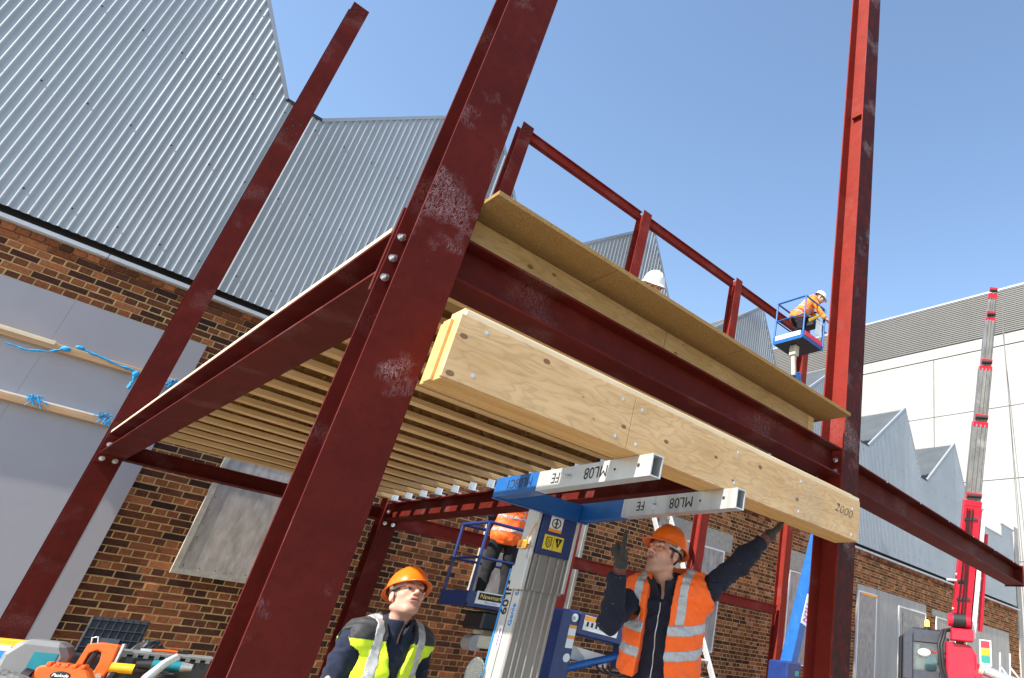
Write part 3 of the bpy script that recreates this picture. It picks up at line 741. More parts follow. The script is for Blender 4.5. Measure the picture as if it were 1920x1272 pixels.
for fx, nm in ((1.78, 'fork'), (2.335, 'fork')):
    f_ = MB(); t = .006; x0, x1, z0, z1 = fx, fx + .062, 2.312, 2.4105
    f_.box((x0, 2.165, z0), (x0 + t, 3.02, z1)); f_.box((x1 - t, 2.165, z0), (x1, 3.02, z1)); f_.box((x0 + t, 2.165, z0), (x1 - t, 3.02, z0 + t)); f_.box((x0 + t, 2.165, z1 - t), (x1 - t, 3.02, z1))
    f_.box((x0 + t, 2.75, z0 + t), (x1 - t, 2.76, z1 - t))
    fk = part(f_, nm, M_alu, ml)
    part(MB().box((x0 - .004, 3.02, z0 - .004), (x1 + .004, 3.42, z1 + .0)), 'fork_socket', M_blue, fk, .003)
    text_part('fork_number', 'ML08', .078, (x0, 2.46, 2.388), (0, 1, 0), (0, 0, -1), M_ink, fk, O_, thick=.0012)
    text_part('fork_code', 'FE', .072, (x0, 2.83, 2.388), (0, 1, 0), (0, 0, -1), M_ink, fk, O_, thick=.0012)
    hl = MB(); hl.cyl((x0 - .001, 2.25, 2.365), (x0 - .0025, 2.25, 2.365), .009, n=8); hl.cyl((x0 - .001, 2.41, 2.362), (x0 - .0025, 2.41, 2.362), .006, n=8)
    part(hl, 'pin_holes', M_dark, fk)
    bt = MB(); bolt(bt, (x0, 2.755, 2.36), (-1, 0, 0), .013); part(bt, 'bolt', M_bolt, fk)
    if fx < 2: text_part('socket_number', 'ML08C1', .07, (x0 - .004, 3.06, 2.388), (0, 1, 0), (0, 0, -1), M_ink, fk, O_, thick=.0012)
cr = MB(); cr.box((1.776, 3.395, 2.3), (2.401, 3.425, 2.3075)); cr.box((1.845, 3.39, 2.308), (2.33, 3.424, 2.4))
part(cr, 'cross_member', M_blue, ml, .003)
ba = MB()
for sx in (1.9, 2.55): ba.bar((sx, 2.9, .1), (sx, 4.2, .1), .08, .08)
ba.bar((1.86, 3.55, .1), (2.59, 3.55, .1), .1, .08); part(ba, 'base_frame', M_blue, ml)
for sx in (1.9, 2.55):
    for sy in (2.95, 4.15): part(MB().cyl((sx - .03, sy, .06), (sx + .03, sy, .06), .06, n=16), 'castor', M_black, ml)
wd = MB(); wd.cyl((2.04, 3.68, 1.3), (2.1, 3.68, 1.3), .12, n=20); part(wd, 'winch_drum', M_alu, ml)
gd = MB(); gd.sphere((2.1, 3.69, 1.45), .085, sx=(.35, 1, 1)); part(gd, 'winch_cover', M_glass, ml)

# ------------------------------------------------------------------ blue boom lift with the basket by the mast
def tubes(segs, r, mbk=None):
    k = mbk or MB()
    for a, b in segs: k.cyl(a, b, r, n=10)
    return k
def basket(root, x0, x1, y0, y1, z0, z1, mat, sign=None, hand=None):
    cs = [(x0, y0), (x1, y0), (x1, y1), (x0, y1)]
    for c in cs: part(MB().cyl((*c, z0), (*c, z1), .02, n=10), 'post', mat, root)
    for i in range(4):
        a, b = cs[i], cs[(i + 1) % 4]
        part(MB().cyl((*a, z1), (*b, z1), .021, n=10), 'top_rail', mat, root)
        if i != 1: part(MB().cyl((*a, z0 + (z1 - z0) * .55), (*b, z0 + (z1 - z0) * .55), .016, n=10), 'mid_rail', mat, root)
    part(MB().box((x0, y0, z0 - .03), (x1, y1, z0)), 'basket_floor', M_blackpl, root)
    tb_ = MB(); tb_.box((x0 - .01, y0 - .024, z0 - .04), (x1 + .01, y0 - .02, z0 + .13)); part(tb_, 'toe_board', mat, root)
    tb_ = MB(); tb_.box((x0 - .024, y0 - .01, z0 - .04), (x0 - .02, y1 + .01, z0 + .13)); part(tb_, 'toe_board', mat, root)
lA = thing('boom_lift', 'dark blue articulated boom lift whose basket stands beside the aluminium mast', 'boom lift', (5.2, 7.3, 0), 0, 'boom lifts')
OA = tuple(lA.location)
basket(lA, 4.22, 5.3, 8.0, 8.65, 2.02, 2.96, M_blue2)
sg = part(MB().box((4.3, 7.966, 2.02), (4.75, 7.9755, 2.16)), 'hire_sign', M_label, lA)
part(MB().box((4.325, 7.963, 2.065), (4.72, 7.9655, 2.145)), 'sign_panel', M_ink, sg)
text_part('sign_lettering', 'Newmarket', .07, (4.34, 7.963, 2.085), (1, 0, 0), (0, 0, 1), M_gold, sg, OA, width=.36, bold=.001, shear=.15)
text_part('sign_lettering', 'Plant Hire', .04, (4.42, 7.9655, 2.03), (1, 0, 0), (0, 0, 1), M_bluetx, sg, OA)
lb_ = part(MB().box((4.8, 7.966, 2.0), (4.98, 7.9755, 2.15)), 'notice_label', M_label, lA)
jb = MB(); jb.bar((4.7, 8.3, 1.97), (4.7, 8.3, 1.7), .16, .22, (0, 1, 0)); part(jb, 'basket_bracket', M_cream, lA, .01)
part(MB().box((4.5, 8.05, 1.75), (4.85, 8.5, 1.95)), 'rotator', M_blackpl, lA, .02)
part(MB().bar((4.55, 8.1, 1.62), (5.3, 7.3, 1.62), .12, .14), 'jib', M_cream, lA, .01)
part(MB().cyl((4.5, 8.05, 1.6), (4.5, 8.25, 1.6), .09, n=14), 'jib_pivot', M_galv, lA)
po = part(MB().box((4.79, 6.86, .9), (5.02, 7.12, 2.06)), 'riser_post', M_blue2, lA, .02)
bo = MB()
for zz in (1.98, 1.24): bolt(bo, (4.95, 6.86, zz), (0, -1, 0), .03, .02)
part(bo, 'pivot_pins', M_galv, po)
for i, (z0, z1, mm) in enumerate(((1.84, 1.9, M_oran), (1.72, 1.79, M_oran))):
    l2 = part(MB().box((4.9, 6.857, z0 - .06), (5.0, 6.8595, z1)), 'caution_label', M_label, po); part(MB().box((4.9, 6.855, z1 - .035), (5.0, 6.8567, z1)), 'caution_band', mm, l2)
part(MB().cyl((4.95, 6.8595, 1.56), (4.95, 6.857, 1.56), .045, n=20), 'round_label', M_label, po)
ua = part(MB().bar((5.02, 6.98, 1.93), (6.95, 6.98, 1.783), .2, .24), 'upper_arm', M_blue2, lA, .015)
l2 = part(MB().bar((5.1, 6.8765, 1.95), (5.62, 6.8765, 1.91), .004, .16), 'notice_label', M_label, ua)
part(MB().bar((5.1, 6.8735, 2.0), (5.62, 6.8735, 1.96), .002, .05), 'notice_band', M_oran, l2)
ic = MB()
for k in range(7): ic.bar((5.14 + k * .065, 6.873, 1.935 - k * .005), (5.17 + k * .065, 6.873, 1.933 - k * .005), .002, .05)
part(ic, 'notice_pictograms', M_ink, l2)
text_part('arm_lettering', 'nifty', .2, (6.2, 6.8775, 1.75), (1, 0, -.076), (.076, 0, 1), M_lil, ua, OA, bold=.004)
part(MB().prism([(0, 0), (.55, -.04), (.2, -.3), (.02, -.3)], (5.75, 6.88, 1.8), (1, 0, 0), (0, 0, 1), (0, .2, 0)), 'ram_bracket', M_blue2, ua)
part(MB().cyl((5.05, 6.98, 1.45), (5.75, 6.98, 1.63), .045, n=14), 'ram', M_blue, lA)
part(MB().cyl((5.75, 6.98, 1.63), (5.9, 6.98, 1.67), .028, n=12), 'ram_rod', M_galv, lA)
part(MB().bar((5.02, 7.02, 1.22), (6.95, 7.02, 1.113), .14, .1), 'lower_arm', M_blue2, lA, .01)
part(MB().bar((5.1, 7.2, 1.64), (5.8, 7.2, 1.56), .02, .14), 'notice_plate', M_label, lA)
part(MB().prism([(0, 0), (.3, 0), (.2, -.55), (.08, -.55)], (6.25, 6.93, 1.65), (1, 0, 0), (0, 0, 1), (0, .12, 0)), 'link_plate', M_blue2, lA)
for k in range(3): part(MB().tube([(5.7 + .1 * k + .28 * math.cos(a), 6.9 + .02 * k, 1.53 + .1 * math.sin(a)) for a in np.linspace(math.pi, 2 * math.pi, 10)], .012, 6), 'hose', M_black, lA)
part(MB().tube([(6.45, 6.92, 1.56), (6.38, 6.9, 1.4), (6.42, 6.92, 1.2)], .03, 8), 'hose', M_black, lA)
cw = part(MB().prism([(0, 0), (1.35, 0), (1.35, .2), (1.1, .36), (.55, .36), (.0, .1)], (4.75, 6.6, .82), (1, 0, 0), (0, 0, 1), (0, .7, 0)), 'counterweight', M_blue, lA, .02)
sg = part(MB().box((5.05, 6.585, .85), (5.85, 6.5985, 1.1)), 'hire_sign', M_label, cw); part(MB().box((5.1, 6.58, .9), (5.8, 6.5845, 1.07)), 'sign_panel', M_ink, sg)
text_part('sign_lettering', 'Newmarket', .12, (5.13, 6.5795, .94), (1, 0, 0), (0, 0, 1), M_gold, sg, OA, width=.64, shear=.15)
part(MB().box((4.72, 6.5, .92), (4.98, 6.75, 1.16)), 'control_box', M_galv, lA, .015)
part(MB().box((4.2, 6.5, .35), (7.8, 7.5, .8)), 'chassis', M_blue2, lA, .03)
for sx in (4.6, 7.4):
    for sy in (6.45, 7.55):
        wl = part(MB().cyl((sx, sy - .12, .36), (sx, sy + .12, .36), .36, n=24), 'wheel', M_black, lA); part(MB().cyl((sx, sy - .125, .36), (sx, sy + .125, .36), .18, n=20), 'hub', M_galv, wl)
sg = part(MB().box((4.5, 7.5, 1.45), (4.95, 7.51, 1.78)), 'hire_sign', M_label, lA); part(MB().box((4.52, 7.495, 1.58), (4.94, 7.4995, 1.72)), 'sign_panel', M_ink, sg)
text_part('sign_lettering', 'Newmarket', .1, (4.53, 7.4945, 1.61), (1, 0, 0), (0, 0, 1), M_gold, sg, OA, width=.4, shear=.15)

# ------------------------------------------------------------------ second boom lift, raised high
lB = thing('boom_lift', 'blue boom lift with white decals, its basket raised high beside the sunlit column', 'boom lift', (10.2, 7.9, 0), 0, 'boom lifts')
OBB = tuple(lB.location)
bm_ = part(MB().bar((10.25, 7.9, 1.25), (11.18, 7.95, 4.5), .2, .26, (0, 1, 0)), 'lower_boom', M_blue, lB, .015)
dv = (Vector((11.18, 7.95, 4.5)) - Vector((10.25, 7.9, 1.25))).normalized()
pt = Vector((10.25, 7.9, 1.25)) + dv * 1.35
part(MB().bar(pt + Vector((0, -.135, 0)), pt + dv * .55 + Vector((0, -.135, 0)), .17, .006, (0, 1, 0)), 'decal', M_label, bm_)
text_part('decal_lettering', 'N2H', .17, pt + Vector((-.06, -.138, 0)) + dv * .06 + Vector((.13, 0, -.03)), dv, (-dv.z, 0, dv.x), M_mag, bm_, OBB, bold=.004)
part(MB().bar(pt + dv * .6 + Vector((.0, -.135, 0)), pt + dv * 1.2 + Vector((.0, -.135, 0)), .1, .006, (0, 1, 0)), 'decal', M_label, bm_)
part(MB().cyl(pt + Vector((.2, -.05, .1)), pt + dv * 1.5 + Vector((.2, -.05, 0)), .04, n=12), 'ram', M_blue2, lB)
part(MB().cyl((11.18, 7.8, 4.5), (11.18, 8.1, 4.5), .15, n=18), 'elbow_pin', M_galv, lB)
part(MB().bar((11.18, 8.05, 4.5), (9.72, 7.85, 7.3), .18, .22, (0, 1, 0)), 'upper_boom', M_blue, lB, .015)
part(MB().bar((9.66, 7.8, 7.2), (9.56, 7.78, 7.62), .07, .09, (0, 1, 0)), 'jib', M_cream, lB, .01)
part(MB().box((9.5, 7.7, 7.6), (9.64, 7.86, 7.83)), 'basket_bracket', M_cream, lB, .01)
basket(lB, 9.33, 10.0, 7.4, 8.15, 7.86, 8.82, M_blue)
wp = part(MB().box((9.3, 7.45, 7.9), (9.3055, 8.1, 8.0)), 'white_board', M_label, lB)
text_part('board_lettering', 'N2H', .08, (9.2995, 8.1, 7.92), (0, -1, 0), (0, 0, 1), M_bluetx, wp, OBB)
part(MB().box((9.36, 7.365, 7.9), (9.95, 7.375, 8.0)), 'red_white_board', M_lred, lB)
part(MB().cyl((9.98, 7.36, 8.8), (9.98, 7.36, 7.9), .018, n=8), 'post_guard', M_blue, lB)
part(MB().bar((10.03, 7.42, 8.75), (9.45, 7.36, 8.28), .03, .05), 'yellow_gate_bar', M_ytool, lB)
part(MB().box((9.75, 7.5, 8.35), (9.95, 7.8, 8.6)), 'control_panel', M_blackpl, lB, .02)
part(MB().box((9.72, 7.385, 8.1), (9.93, 7.392, 8.45)), 'sign_sheet', M_label, lB)
part(MB().box((9.4, 7.4, 1.0), (10.9, 8.4, 1.5)), 'turntable', M_blue2, lB, .03)
kb = part(MB().box((10.08, 7.66, 1.35), (10.5, 8.1, 1.9)), 'knuckle', M_blue2, lB, .03)
for k in range(3): part(MB().box((10.32, 7.655, 1.44 + k * .12), (10.42, 7.659, 1.52 + k * .12)), 'caution_label', (M_label, M_oran, M_lgrn)[k], kb)
part(MB().box((8.9, 7.4, .4), (11.3, 8.4, .95)), 'chassis', M_blue2, lB, .03)
for sx in (9.2, 11.0):
    for sy in (7.35, 8.45):
        wl = part(MB().cyl((sx, sy - .12, .36), (sx, sy + .12, .36), .36, n=24), 'wheel', M_black, lB); part(MB().cyl((sx, sy - .125, .36), (sx, sy + .125, .36), .18, n=20), 'hub', M_galv, wl)

# ------------------------------------------------------------------ aluminium ladder against the wall
la = thing('ladder', 'white aluminium ladder leaning on brick wall behind the pointing worker', 'ladder', (7.8, 6.6, 0))
a0, a1 = Vector((0, 6.5, 0)), Vector((0, 9.72, 5.2))
for xs in (7.58, 8.0): part(MB().bar(a0 + Vector((xs, 0, 0)), a1 + Vector((xs, 0, 0)), .03, .09, (0, -1, .6)), 'stile', M_alu, la, .003)
for k in range(1, 21):
    q = a0.lerp(a1, k / 21); part(MB().cyl(q + Vector((7.595, 0, 0)), q + Vector((7.985, 0, 0)), .017, n=10), 'rung', M_alu, la)

# ------------------------------------------------------------------ red mobile crane
CR = thing('mobile_crane', 'red and grey mobile crane with long telescopic boom and lit amber beacon', 'crane', (14.3, 7.1, 0), R_(-58))
Mi = (Matrix.Translation((14.3, 7.1, 0)) @ Matrix.Rotation(R_(-58), 4, 'Z')).inverted()
def cp(mbk, name, mat, parent=None, bevel=0): return mbk.build(name, mat, parent or CR, bevel=bevel)
cab = cp(MB().prism([(-.55, 1.2), (.42, 1.2), (.42, 2.75), (.3, 2.9), (-.4, 2.92), (-.55, 2.78)], (0, .08, 0), (1, 0, 0), (0, 0, 1), (0, .9, 0)), 'cab', M_cab, None, .03)
fr = MB()      # side frame round the window
fr.box((-.55, -.02, 1.9), (-.34, .08, 2.8)); fr.box((.22, -.02, 1.9), (.42, .08, 2.78)); fr.box((-.34, -.02, 2.64), (.22, .08, 2.86)); fr.box((-.34, -.02, 1.9), (.22, .08, 2.1))
cp(fr, 'window_frame', M_cab, cab, .02)
cp(MB().box((-.34, .0, 2.1), (.22, .012, 2.64)), 'window_pane', M_glass, cab)
cp(MB().box((-.34, .0, 2.1), (.22, .079, 2.101)), 'window_sill', M_blackpl, cab)
cp(MB().box((-.3, .05, 2.1), (-.2, .075, 2.6)), 'inner_screen', M_milky, cab)
st = MB(); st.sphere((.02, .06, 2.28), .16, sx=(1, .15, 1.2)); cp(st, 'seat_back', M_teal, cab)
st = MB(); st.sphere((-.17, .052, 2.2), .14, sx=(1, .15, 1)); cp(st, 'white_bag', M_milky, cab)
cp(MB().box((-.56, -.03, .7), (.42, .95, 1.9)), 'door_panel', M_crane, cab, .02)
cp(MB().box((-.62, .1, 1.6), (-.56, .5, 2.75)), 'grab_pillar', M_blackpl, cab, .02)
cp(MB().cyl((-.56, .1, 2.72), (-.56, .1, 3.2), .006, n=6), 'aerial', M_black, cab)
bc = cp(MB().cyl((-.02, .3, 2.92), (-.02, .3, 3.0), .06, n=16), 'beacon_base', M_blackpl, cab)
bs = MB(); bs.cyl((-.02, .3, 3.0), (-.02, .3, 3.09), .055, .05, n=16); bs.sphere((-.02, .3, 3.09), .05); cp(bs, 'beacon', M_beacon, cab)
cp(MB().bar((-.32, .4, 2.94), (.28, .4, 2.94), .03, .05), 'roof_lamp_bar', M_blackpl, cab)
mi_ = MB(); mi_.sphere((-.13, -.3, 2.43), .14, sx=(1, .3, .55)); cp(mi_, 'mirror', M_label, CR); cp(MB().cyl((-.05, -.28, 2.47), (.35, -.1, 2.46), .014, n=8), 'mirror_arm', M_crane, CR)
cp(MB().prism([(.32, 1.0), (.9, 1.0), (.9, 2.55), (.8, 2.66), (.32, 2.7)], (0, -.35, 0), (1, 0, 0), (0, 0, 1), (0, .5, 0)), 'slew_tower', M_crane, None, .02)
cp(MB().box((.9, -.35, 1.0), (.93, .4, 2.5)), 'tower_plate', M_crane)
for r_, xx in ((.0, .26), (.05, .2)):
    cp(MB().tube([(xx + .22, -.1, 2.95), (xx + .05, -.3, 2.9), (xx - .05, -.4, 2.6), (xx - .02, -.4, 2.2), (xx + .08, -.38, 1.9)], .035, 8), 'hydraulic_hose', M_black)
for k in range(3): cp(MB().tube([(.45 + .06 * k, -.2, 2.95), (.52 + .06 * k, -.3, 2.75), (.58 + .05 * k, -.3, 2.62)], .022, 7), 'hydraulic_hose', M_black)
def wpt(x, y, dep):
    v = np.array([(x - CAM_CX) / CAM_F, (y - CAM_CY) / CAM_F, 1.0]) * dep
    p = CAM_R.T @ v + np.array([0, 0, CAM_H]); return Mi @ Vector(p)
# boom axis from the pivot to the tip
Ba, Bt = Vector((.62, -.2, 3.0)), Mi @ Vector((12.62, 4.72, 9.80))
bax = (Bt - Ba).normalized(); BL = (Bt - Ba).length
def bp_(q): return Ba + bax * (BL * q)
sidev = Vector((0, -1, 0))
secs = [(-.03, .36, .36, M_crane, 'boom_base_section'), (.30, .60, .31, M_boomg, 'boom_section'), (.55, .77, .27, M_boomg, 'boom_section'), (.74, .92, .22, M_boomg, 'boom_section'), (.88, 1.0, .17, M_boomg, 'boom_section')]
for a, b, wd_, mt, nm in secs:
    so = cp(MB().bar(bp_(a), bp_(b), wd_, wd_ * 1.1, (0, -1, 0)), nm, mt, None, .015)
    if mt is M_boomg:
        rg = MB()
        sd = bax.cross(sidev).normalized(); u_ = sd.cross(bax)
        for k in (-.28, 0, .28): rg.bar(bp_(a) + sd * (wd_ * k) + u_ * (wd_ * .57), bp_(b) + sd * (wd_ * k) + u_ * (wd_ * .57), wd_ * .1, .02, (0, -1, 0))
        cp(rg, 'boom_ribs', M_boomg, so)
for q, wd_ in ((.365, .36), (.6, .31), (.77, .26), (.92, .21), (.995, .19)):
    k = MB(); k.bar(bp_(q - .008), bp_(q + .008), wd_, wd_ * 1.15, (0, -1, 0))
    co = cp(k, 'boom_collar', M_crane, None, .01)
    cp(MB().bar(bp_(q + .008) + Vector((0, -wd_ * .55, 0)), bp_(q + .022) + Vector((0, -wd_ * .55, 0)), wd_ * .9, .05, (0, -1, 0)), 'roller_block', M_crane, co)
    cp(MB().cyl(bp_(q + .012) + Vector((-wd_ * .4, -wd_ * .62, 0)), bp_(q + .012) + Vector((wd_ * .4, -wd_ * .62, 0)), .04, n=10), 'roller', M_black, co)
sdv = bax.cross(Vector((0, -1, 0))).normalized()
wsd = sdv if sdv.x > 0 else -sdv
cp(MB().bar(bp_(-.02) + wsd * .27, bp_(.35) + wsd * .24, .1, .3, (0, -1, 0)), 'white_side_beam', M_label, None, .01)
for k in range(3): cp(MB().tube([bp_(t_) + Vector((-.12 + .07 * k, -.24, 0)) + Vector((.02 * math.sin(9 * t_ + k), 0, 0)) for t_ in np.linspace(.02, .34, 12)], .014, 6), 'boom_hose', M_black)
for t_ in (.08, .2, .31): cp(MB().bar(bp_(t_) + Vector((-.16, -.22, 0)), bp_(t_) + Vector((.12, -.22, 0)), .03, .05), 'hose_clamp', M_blackpl)
for t_ in (.05, .15, .26): cp(MB().cyl(bp_(t_) - wsd * .2, bp_(t_) + wsd * .34, .035, n=10), 'boom_pin', M_galv)
cp(MB().cyl(bp_(.0) + wsd * .42, bp_(.28) + wsd * .35, .05, n=12), 'lift_ram', M_crane)
dr = MB(); dr.cyl((.34, -.45, 3.12), (.8, -.45, 3.12), .13, n=20); cp(dr, 'winch_drum', M_crane)
cp(MB().cyl((.44, -.45, 3.12), (.7, -.45, 3.12), .145, n=20), 'rope_coil', M_black)
cp(MB().box((.4, -.5, 2.72), (.86, -.2, 2.96)), 'pivot_bracket', M_crane, None, .02)
cp(MB().cyl((.3, -.62, 3.9), (.86, -.62, 3.9), .03, n=10), 'cross_pin', M_galv)
cp(MB().cyl((.52, -.62, 3.9), (.66, -.62, 3.9), .12, n=16), 'sheave', M_blackpl)
cp(MB().tube([(.36, -.6, 4.95), (.28, -.62, 5.0), (.3, -.62, 4.85), (.45, -.6, 4.8)], .018, 6), 'hook_loop', M_black)
for k, dx in enumerate((0, .09, .24)):
    p0 = bp_(.99 - .05 * k) + wsd * (.2 + dx * .4)
    cp(MB().cyl(p0, Vector((1.95 + dx, -.4, 1.2)), .008, n=6), 'hoist_cable', M_boomg)
ls = cp(MB().box((1.0, -.3, 2.3), (1.24, -.22, 2.8)), 'load_lamp_stack', M_label, None, .01)
for k, mt in enumerate((M_lgrn, M_lamb, M_lred)): cp(MB().box((1.02, -.315, 2.36 + k * .145), (1.2, -.305, 2.49 + k * .145)), 'lamp_lens', mt, ls)
cp(MB().bar((.9, -.2, 2.3), (1.3, -.2, 2.2), .1, .1), 'lamp_bracket', M_crane)
cp(MB().cyl((1.0, -.3, 2.24), (1.9, -.35, 1.98), .1, n=18), 'ram_cylinder', M_galv)
cp(MB().cyl((1.9, -.35, 1.98), (2.2, -.37, 1.92), .15, n=18), 'ram_end', M_blue)
cp(MB().cyl((.98, -.3, 2.25), (1.06, -.3, 2.22), .13, n=18), 'ram_collar', M_cream)
for xx in (1.42, 1.62): cp(MB().bar((xx, -.1, 2.1), (xx + .02, -.1, 2.6), .035, .035), 'ladder_post', M_galv)
for xx in (1.42, 1.62): cp(MB().bar((xx, -.1, 2.35), (xx + .22, -.1, 2.1), .035, .035), 'ladder_brace', M_galv)
cp(MB().bar((.9, -.3, 2.2), (1.15, -.35, 1.5), .1, .12, (0, -1, 0)), 'link_arm', M_crane)
for xx in (1.0, 1.32): cp(MB().cyl((xx, -.42, 1.98), (xx, -.3, 1.98), .12, n=16), 'link_boss', M_crane)
cp(MB().box((-1.2, -.6, .55), (2.4, 1.4, 1.2)), 'chassis', M_crane, None, .04)
for xx in (-.7, 1.9):
    for yy in (-.55, 1.35):
        wl = cp(MB().cyl((xx, yy - .16, .45), (xx, yy + .16, .45), .45, n=26), 'wheel', M_black); cp(MB().cyl((xx, yy - .165, .45), (xx, yy + .165, .45), .22, n=20), 'hub', M_crane, wl)

# ------------------------------------------------------------------ tools on a trestle table under the deck
tt = thing('trestle_table', 'plywood trestle table covered with power tools in front of brick wall', 'table', (.6, 5.45, 0))
part(MB().box((-.5, 4.95, 1.153), (1.45, 5.95, 1.178)), 'table_top', M_ply2, tt, .002)
for xs in (-.3, 1.25):
    for sy in (5.08, 5.87): part(MB().bar((xs, sy, 1.153), (xs, sy + (.06 if sy > 5.4 else -.06), 0), .05, .07), 'leg', M_joist, tt)
    part(MB().bar((xs, 5.06, .5), (xs, 5.9, .5), .04, .06), 'stretcher', M_joist, tt)
T0 = 1.1795
def frame_at(mbk, loc, yaw=0, pitch=0, roll=0):
    return mbk.xf(Matrix.Translation(loc) @ Matrix.Rotation(yaw, 4, 'Z') @ Matrix.Rotation(pitch, 4, 'X') @ Matrix.Rotation(roll, 4, 'Y'))
def tool(name, label, cat, loc, yaw=0): return thing(name, label, cat, loc, yaw)
# orange nail gun: upright magazine, grip loop and motor body
ng = tool('nail_gun', 'orange nail gun standing upright with trigger grip loop, beside white container', 'nail gun', (.83, 5.1, T0), R_(-25))
def outline(prof, hole, y0, y1):
    n = len(prof); k = MB(); vs = []; 
    for y in (y0, y1): vs += [(p[0], y, p[1]) for p in prof] + [(p[0], y, p[1]) for p in hole]
    fs = []
    for i in range(n):
        j = (i + 1) % n
        fs += [(i, j, n + j, n + i), (2 * n + i, 3 * n + i, 3 * n + j, 2 * n + j), (i, 2 * n + i, 2 * n + j, j), (n + i, n + j, 3 * n + j, 3 * n + i)]
    return k.add(vs, fs)
prof = [(-.09, .10), (-.07, .02), (.02, .0), (.10, .03), (.11, .16), (.105, .27), (.0, .275), (-.075, .26)]
hole = [(-.05, .10), (-.045, .08), (.0, .075), (.03, .09), (.035, .15), (.025, .21), (-.01, .225), (-.045, .2)]
outline(prof, hole, -.03, .03).build('grip_body', M_orgun, ng, bevel=.008)
MB().box((.112, -.02, .0), (.13, .02, .28)).build('nail_magazine', M_galv, ng, bevel=.003)
MB().cyl((-.035, 0, .08), (-.02, 0, .21), .022, n=12).build('rubber_grip', M_blackpl, ng)
MB().cyl((.07, -.03, .06), (.07, -.05, .06), .022, n=14).build('adjuster_knob', M_galv, ng)
MB().tube([(-.06, -.02, .26), (-.07, -.02, .3), (-.04, -.02, .31), (-.025, -.02, .27)], .005, 6).build('belt_hook', M_galv, ng)
n2 = tool('nail_gun', 'orange nail gun lying low with black oval badge, ribbed edge facing out', 'nail gun', (.66, 4.98, T0), R_(-25))
k = MB(); k.prism([(-.16, 0), (.14, 0), (.17, .05), (.12, .12), (-.02, .14), (-.14, .11)], (0, -.05, 0), (1, 0, 0), (0, 0, 1), (0, .1, 0)); k.build('motor_body', M_orgun, n2, bevel=.012)
for q in range(5): MB().box((-.1 + q * .045, -.054, .115), (-.075 + q * .045, .02, .14)).build('cooling_rib', M_orgun, n2, bevel=.004)
MB().cyl((-.155, -.03, .04), (-.2, -.03, .05), .045, n=14).build('nose_cap', M_blackpl, n2)
bdg = MB(); bdg.sphere((0, -.051, .065), .055, sx=(1, .05, .5)); bd = bdg.build('badge', M_ink, n2)
text_part('badge_lettering', 'Paslode', .026, (-.044, -.0545, .058), (1, 0, 0), (0, 0, 1), M_label, bd, (0, 0, 0), width=.088, shear=.2, bold=.0006)
wc = tool('plastic_container', 'white translucent plastic container lying on the tool table', 'container', (.62, 5.25, T0), R_(-20))
k = MB(); k.prism([(-.17, 0), (.14, 0), (.15, .16), (.1, .235), (-.1, .24), (-.17, .15)], (0, -.1, 0), (1, 0, 0), (0, 0, 1), (0, .22, 0)); k.build('tank', M_milky, wc, bevel=.03)
MB().box((-.02, -.104, .06), (.1, -.1015, .17)).build('blue_label', M_teal, wc)
yb_ = tool('nail_box', 'yellow and white printed box of nails at the end of tool table', 'box', (.42, 5.3, T0), R_(-20))
MB().box((-.09, -.08, 0), (.07, .08, .21)).build('carton', M_ytool, yb_, bevel=.003); MB().box((-.07, -.0835, .07), (.03, -.0805, .18)).build('print_panel', M_label, yb_); MB().box((-.05, -.085, .1), (.02, -.0838, .15)).build('print_stripe', M_bluetx, yb_)
bgp = tool('plastic_sheet', 'crumpled pale plastic sheeting heaped at the end of tool table', 'plastic sheet', (.28, 5.05, T0))
def crumple(w_, d_, h_, n=26, seed=1, amp=.03):
    r_ = np.random.default_rng(seed); vs = []; fs = []
    ph = r_.uniform(0, 6.28, (6, 2)); kk = r_.uniform(6, 34, (6, 2)) * r_.choice([-1, 1], (6, 2))
    for i in range(n):
        for j in range(n):
            u, v = i / (n - 1) * 2 - 1, j / (n - 1) * 2 - 1
            e = max(0, 1 - (abs(u) ** 3)) * max(0, 1 - abs(v) ** 3)
            hh = sum(abs(math.sin(kk[q, 0] * u * .35 + kk[q, 1] * v * .35 + ph[q, 0])) for q in range(6)) / 6
            vs.append((u * w_, v * d_, .003 + e * (h_ * (.55 + .3 * math.sin(2 * u + ph[0, 1]) * math.cos(1.7 * v)) + amp * (hh - .5) * 2.4)))
    for i in range(n - 1):
        for j in range(n - 1): fs.append((i * n + j, (i + 1) * n + j, (i + 1) * n + j + 1, i * n + j + 1))
    return MB().add(vs, fs, 0, False)
crumple(.36, .24, .13, seed=3, amp=.035).build('sheet', M_milky, bgp)
tl = tool('toolbox', 'open black toolbox with ribbed lid raised against brick wall', 'toolbox', (.86, 5.62, T0), R_(-12))
MB().box((-.25, -.12, 0), (.25, .12, .16)).build('tub', M_blackpl, tl, bevel=.012)
lid = MB(); lid.box((-.25, 0, 0), (.25, .02, .26)); lid.xf(Matrix.Translation((0, .125, .16)) @ Matrix.Rotation(R_(-18), 4, 'X')); lo = lid.build('lid', M_blackpl, tl, bevel=.01)
Lm = Matrix.Translation((0, .125, .16)) @ Matrix.Rotation(R_(-18), 4, 'X')
for q in range(8): MB().box((-.235 + q * .065, -.022, .01), (-.228 + q * .065, -.001, .25)).xf(Lm).build('lid_rib', M_blackpl, lo)
for q in range(4): MB().box((-.24, -.02, .03 + q * .065), (.24, -.0015, .037 + q * .065)).xf(Lm).build('lid_rib', M_blackpl, lo)
MB().box((-.09, -.035, .02), (.07, -.0225, .1)).xf(Lm).build('lid_latch', M_cab, lo)
t2 = tool('toolbox', 'closed black toolbox with pale notched rim, next to the scuffed column', 'toolbox', (1.22, 5.3, T0), R_(-6))
MB().box((-.27, -.13, 0), (.24, .13, .185)).build('tub', M_blackpl, t2, bevel=.01)
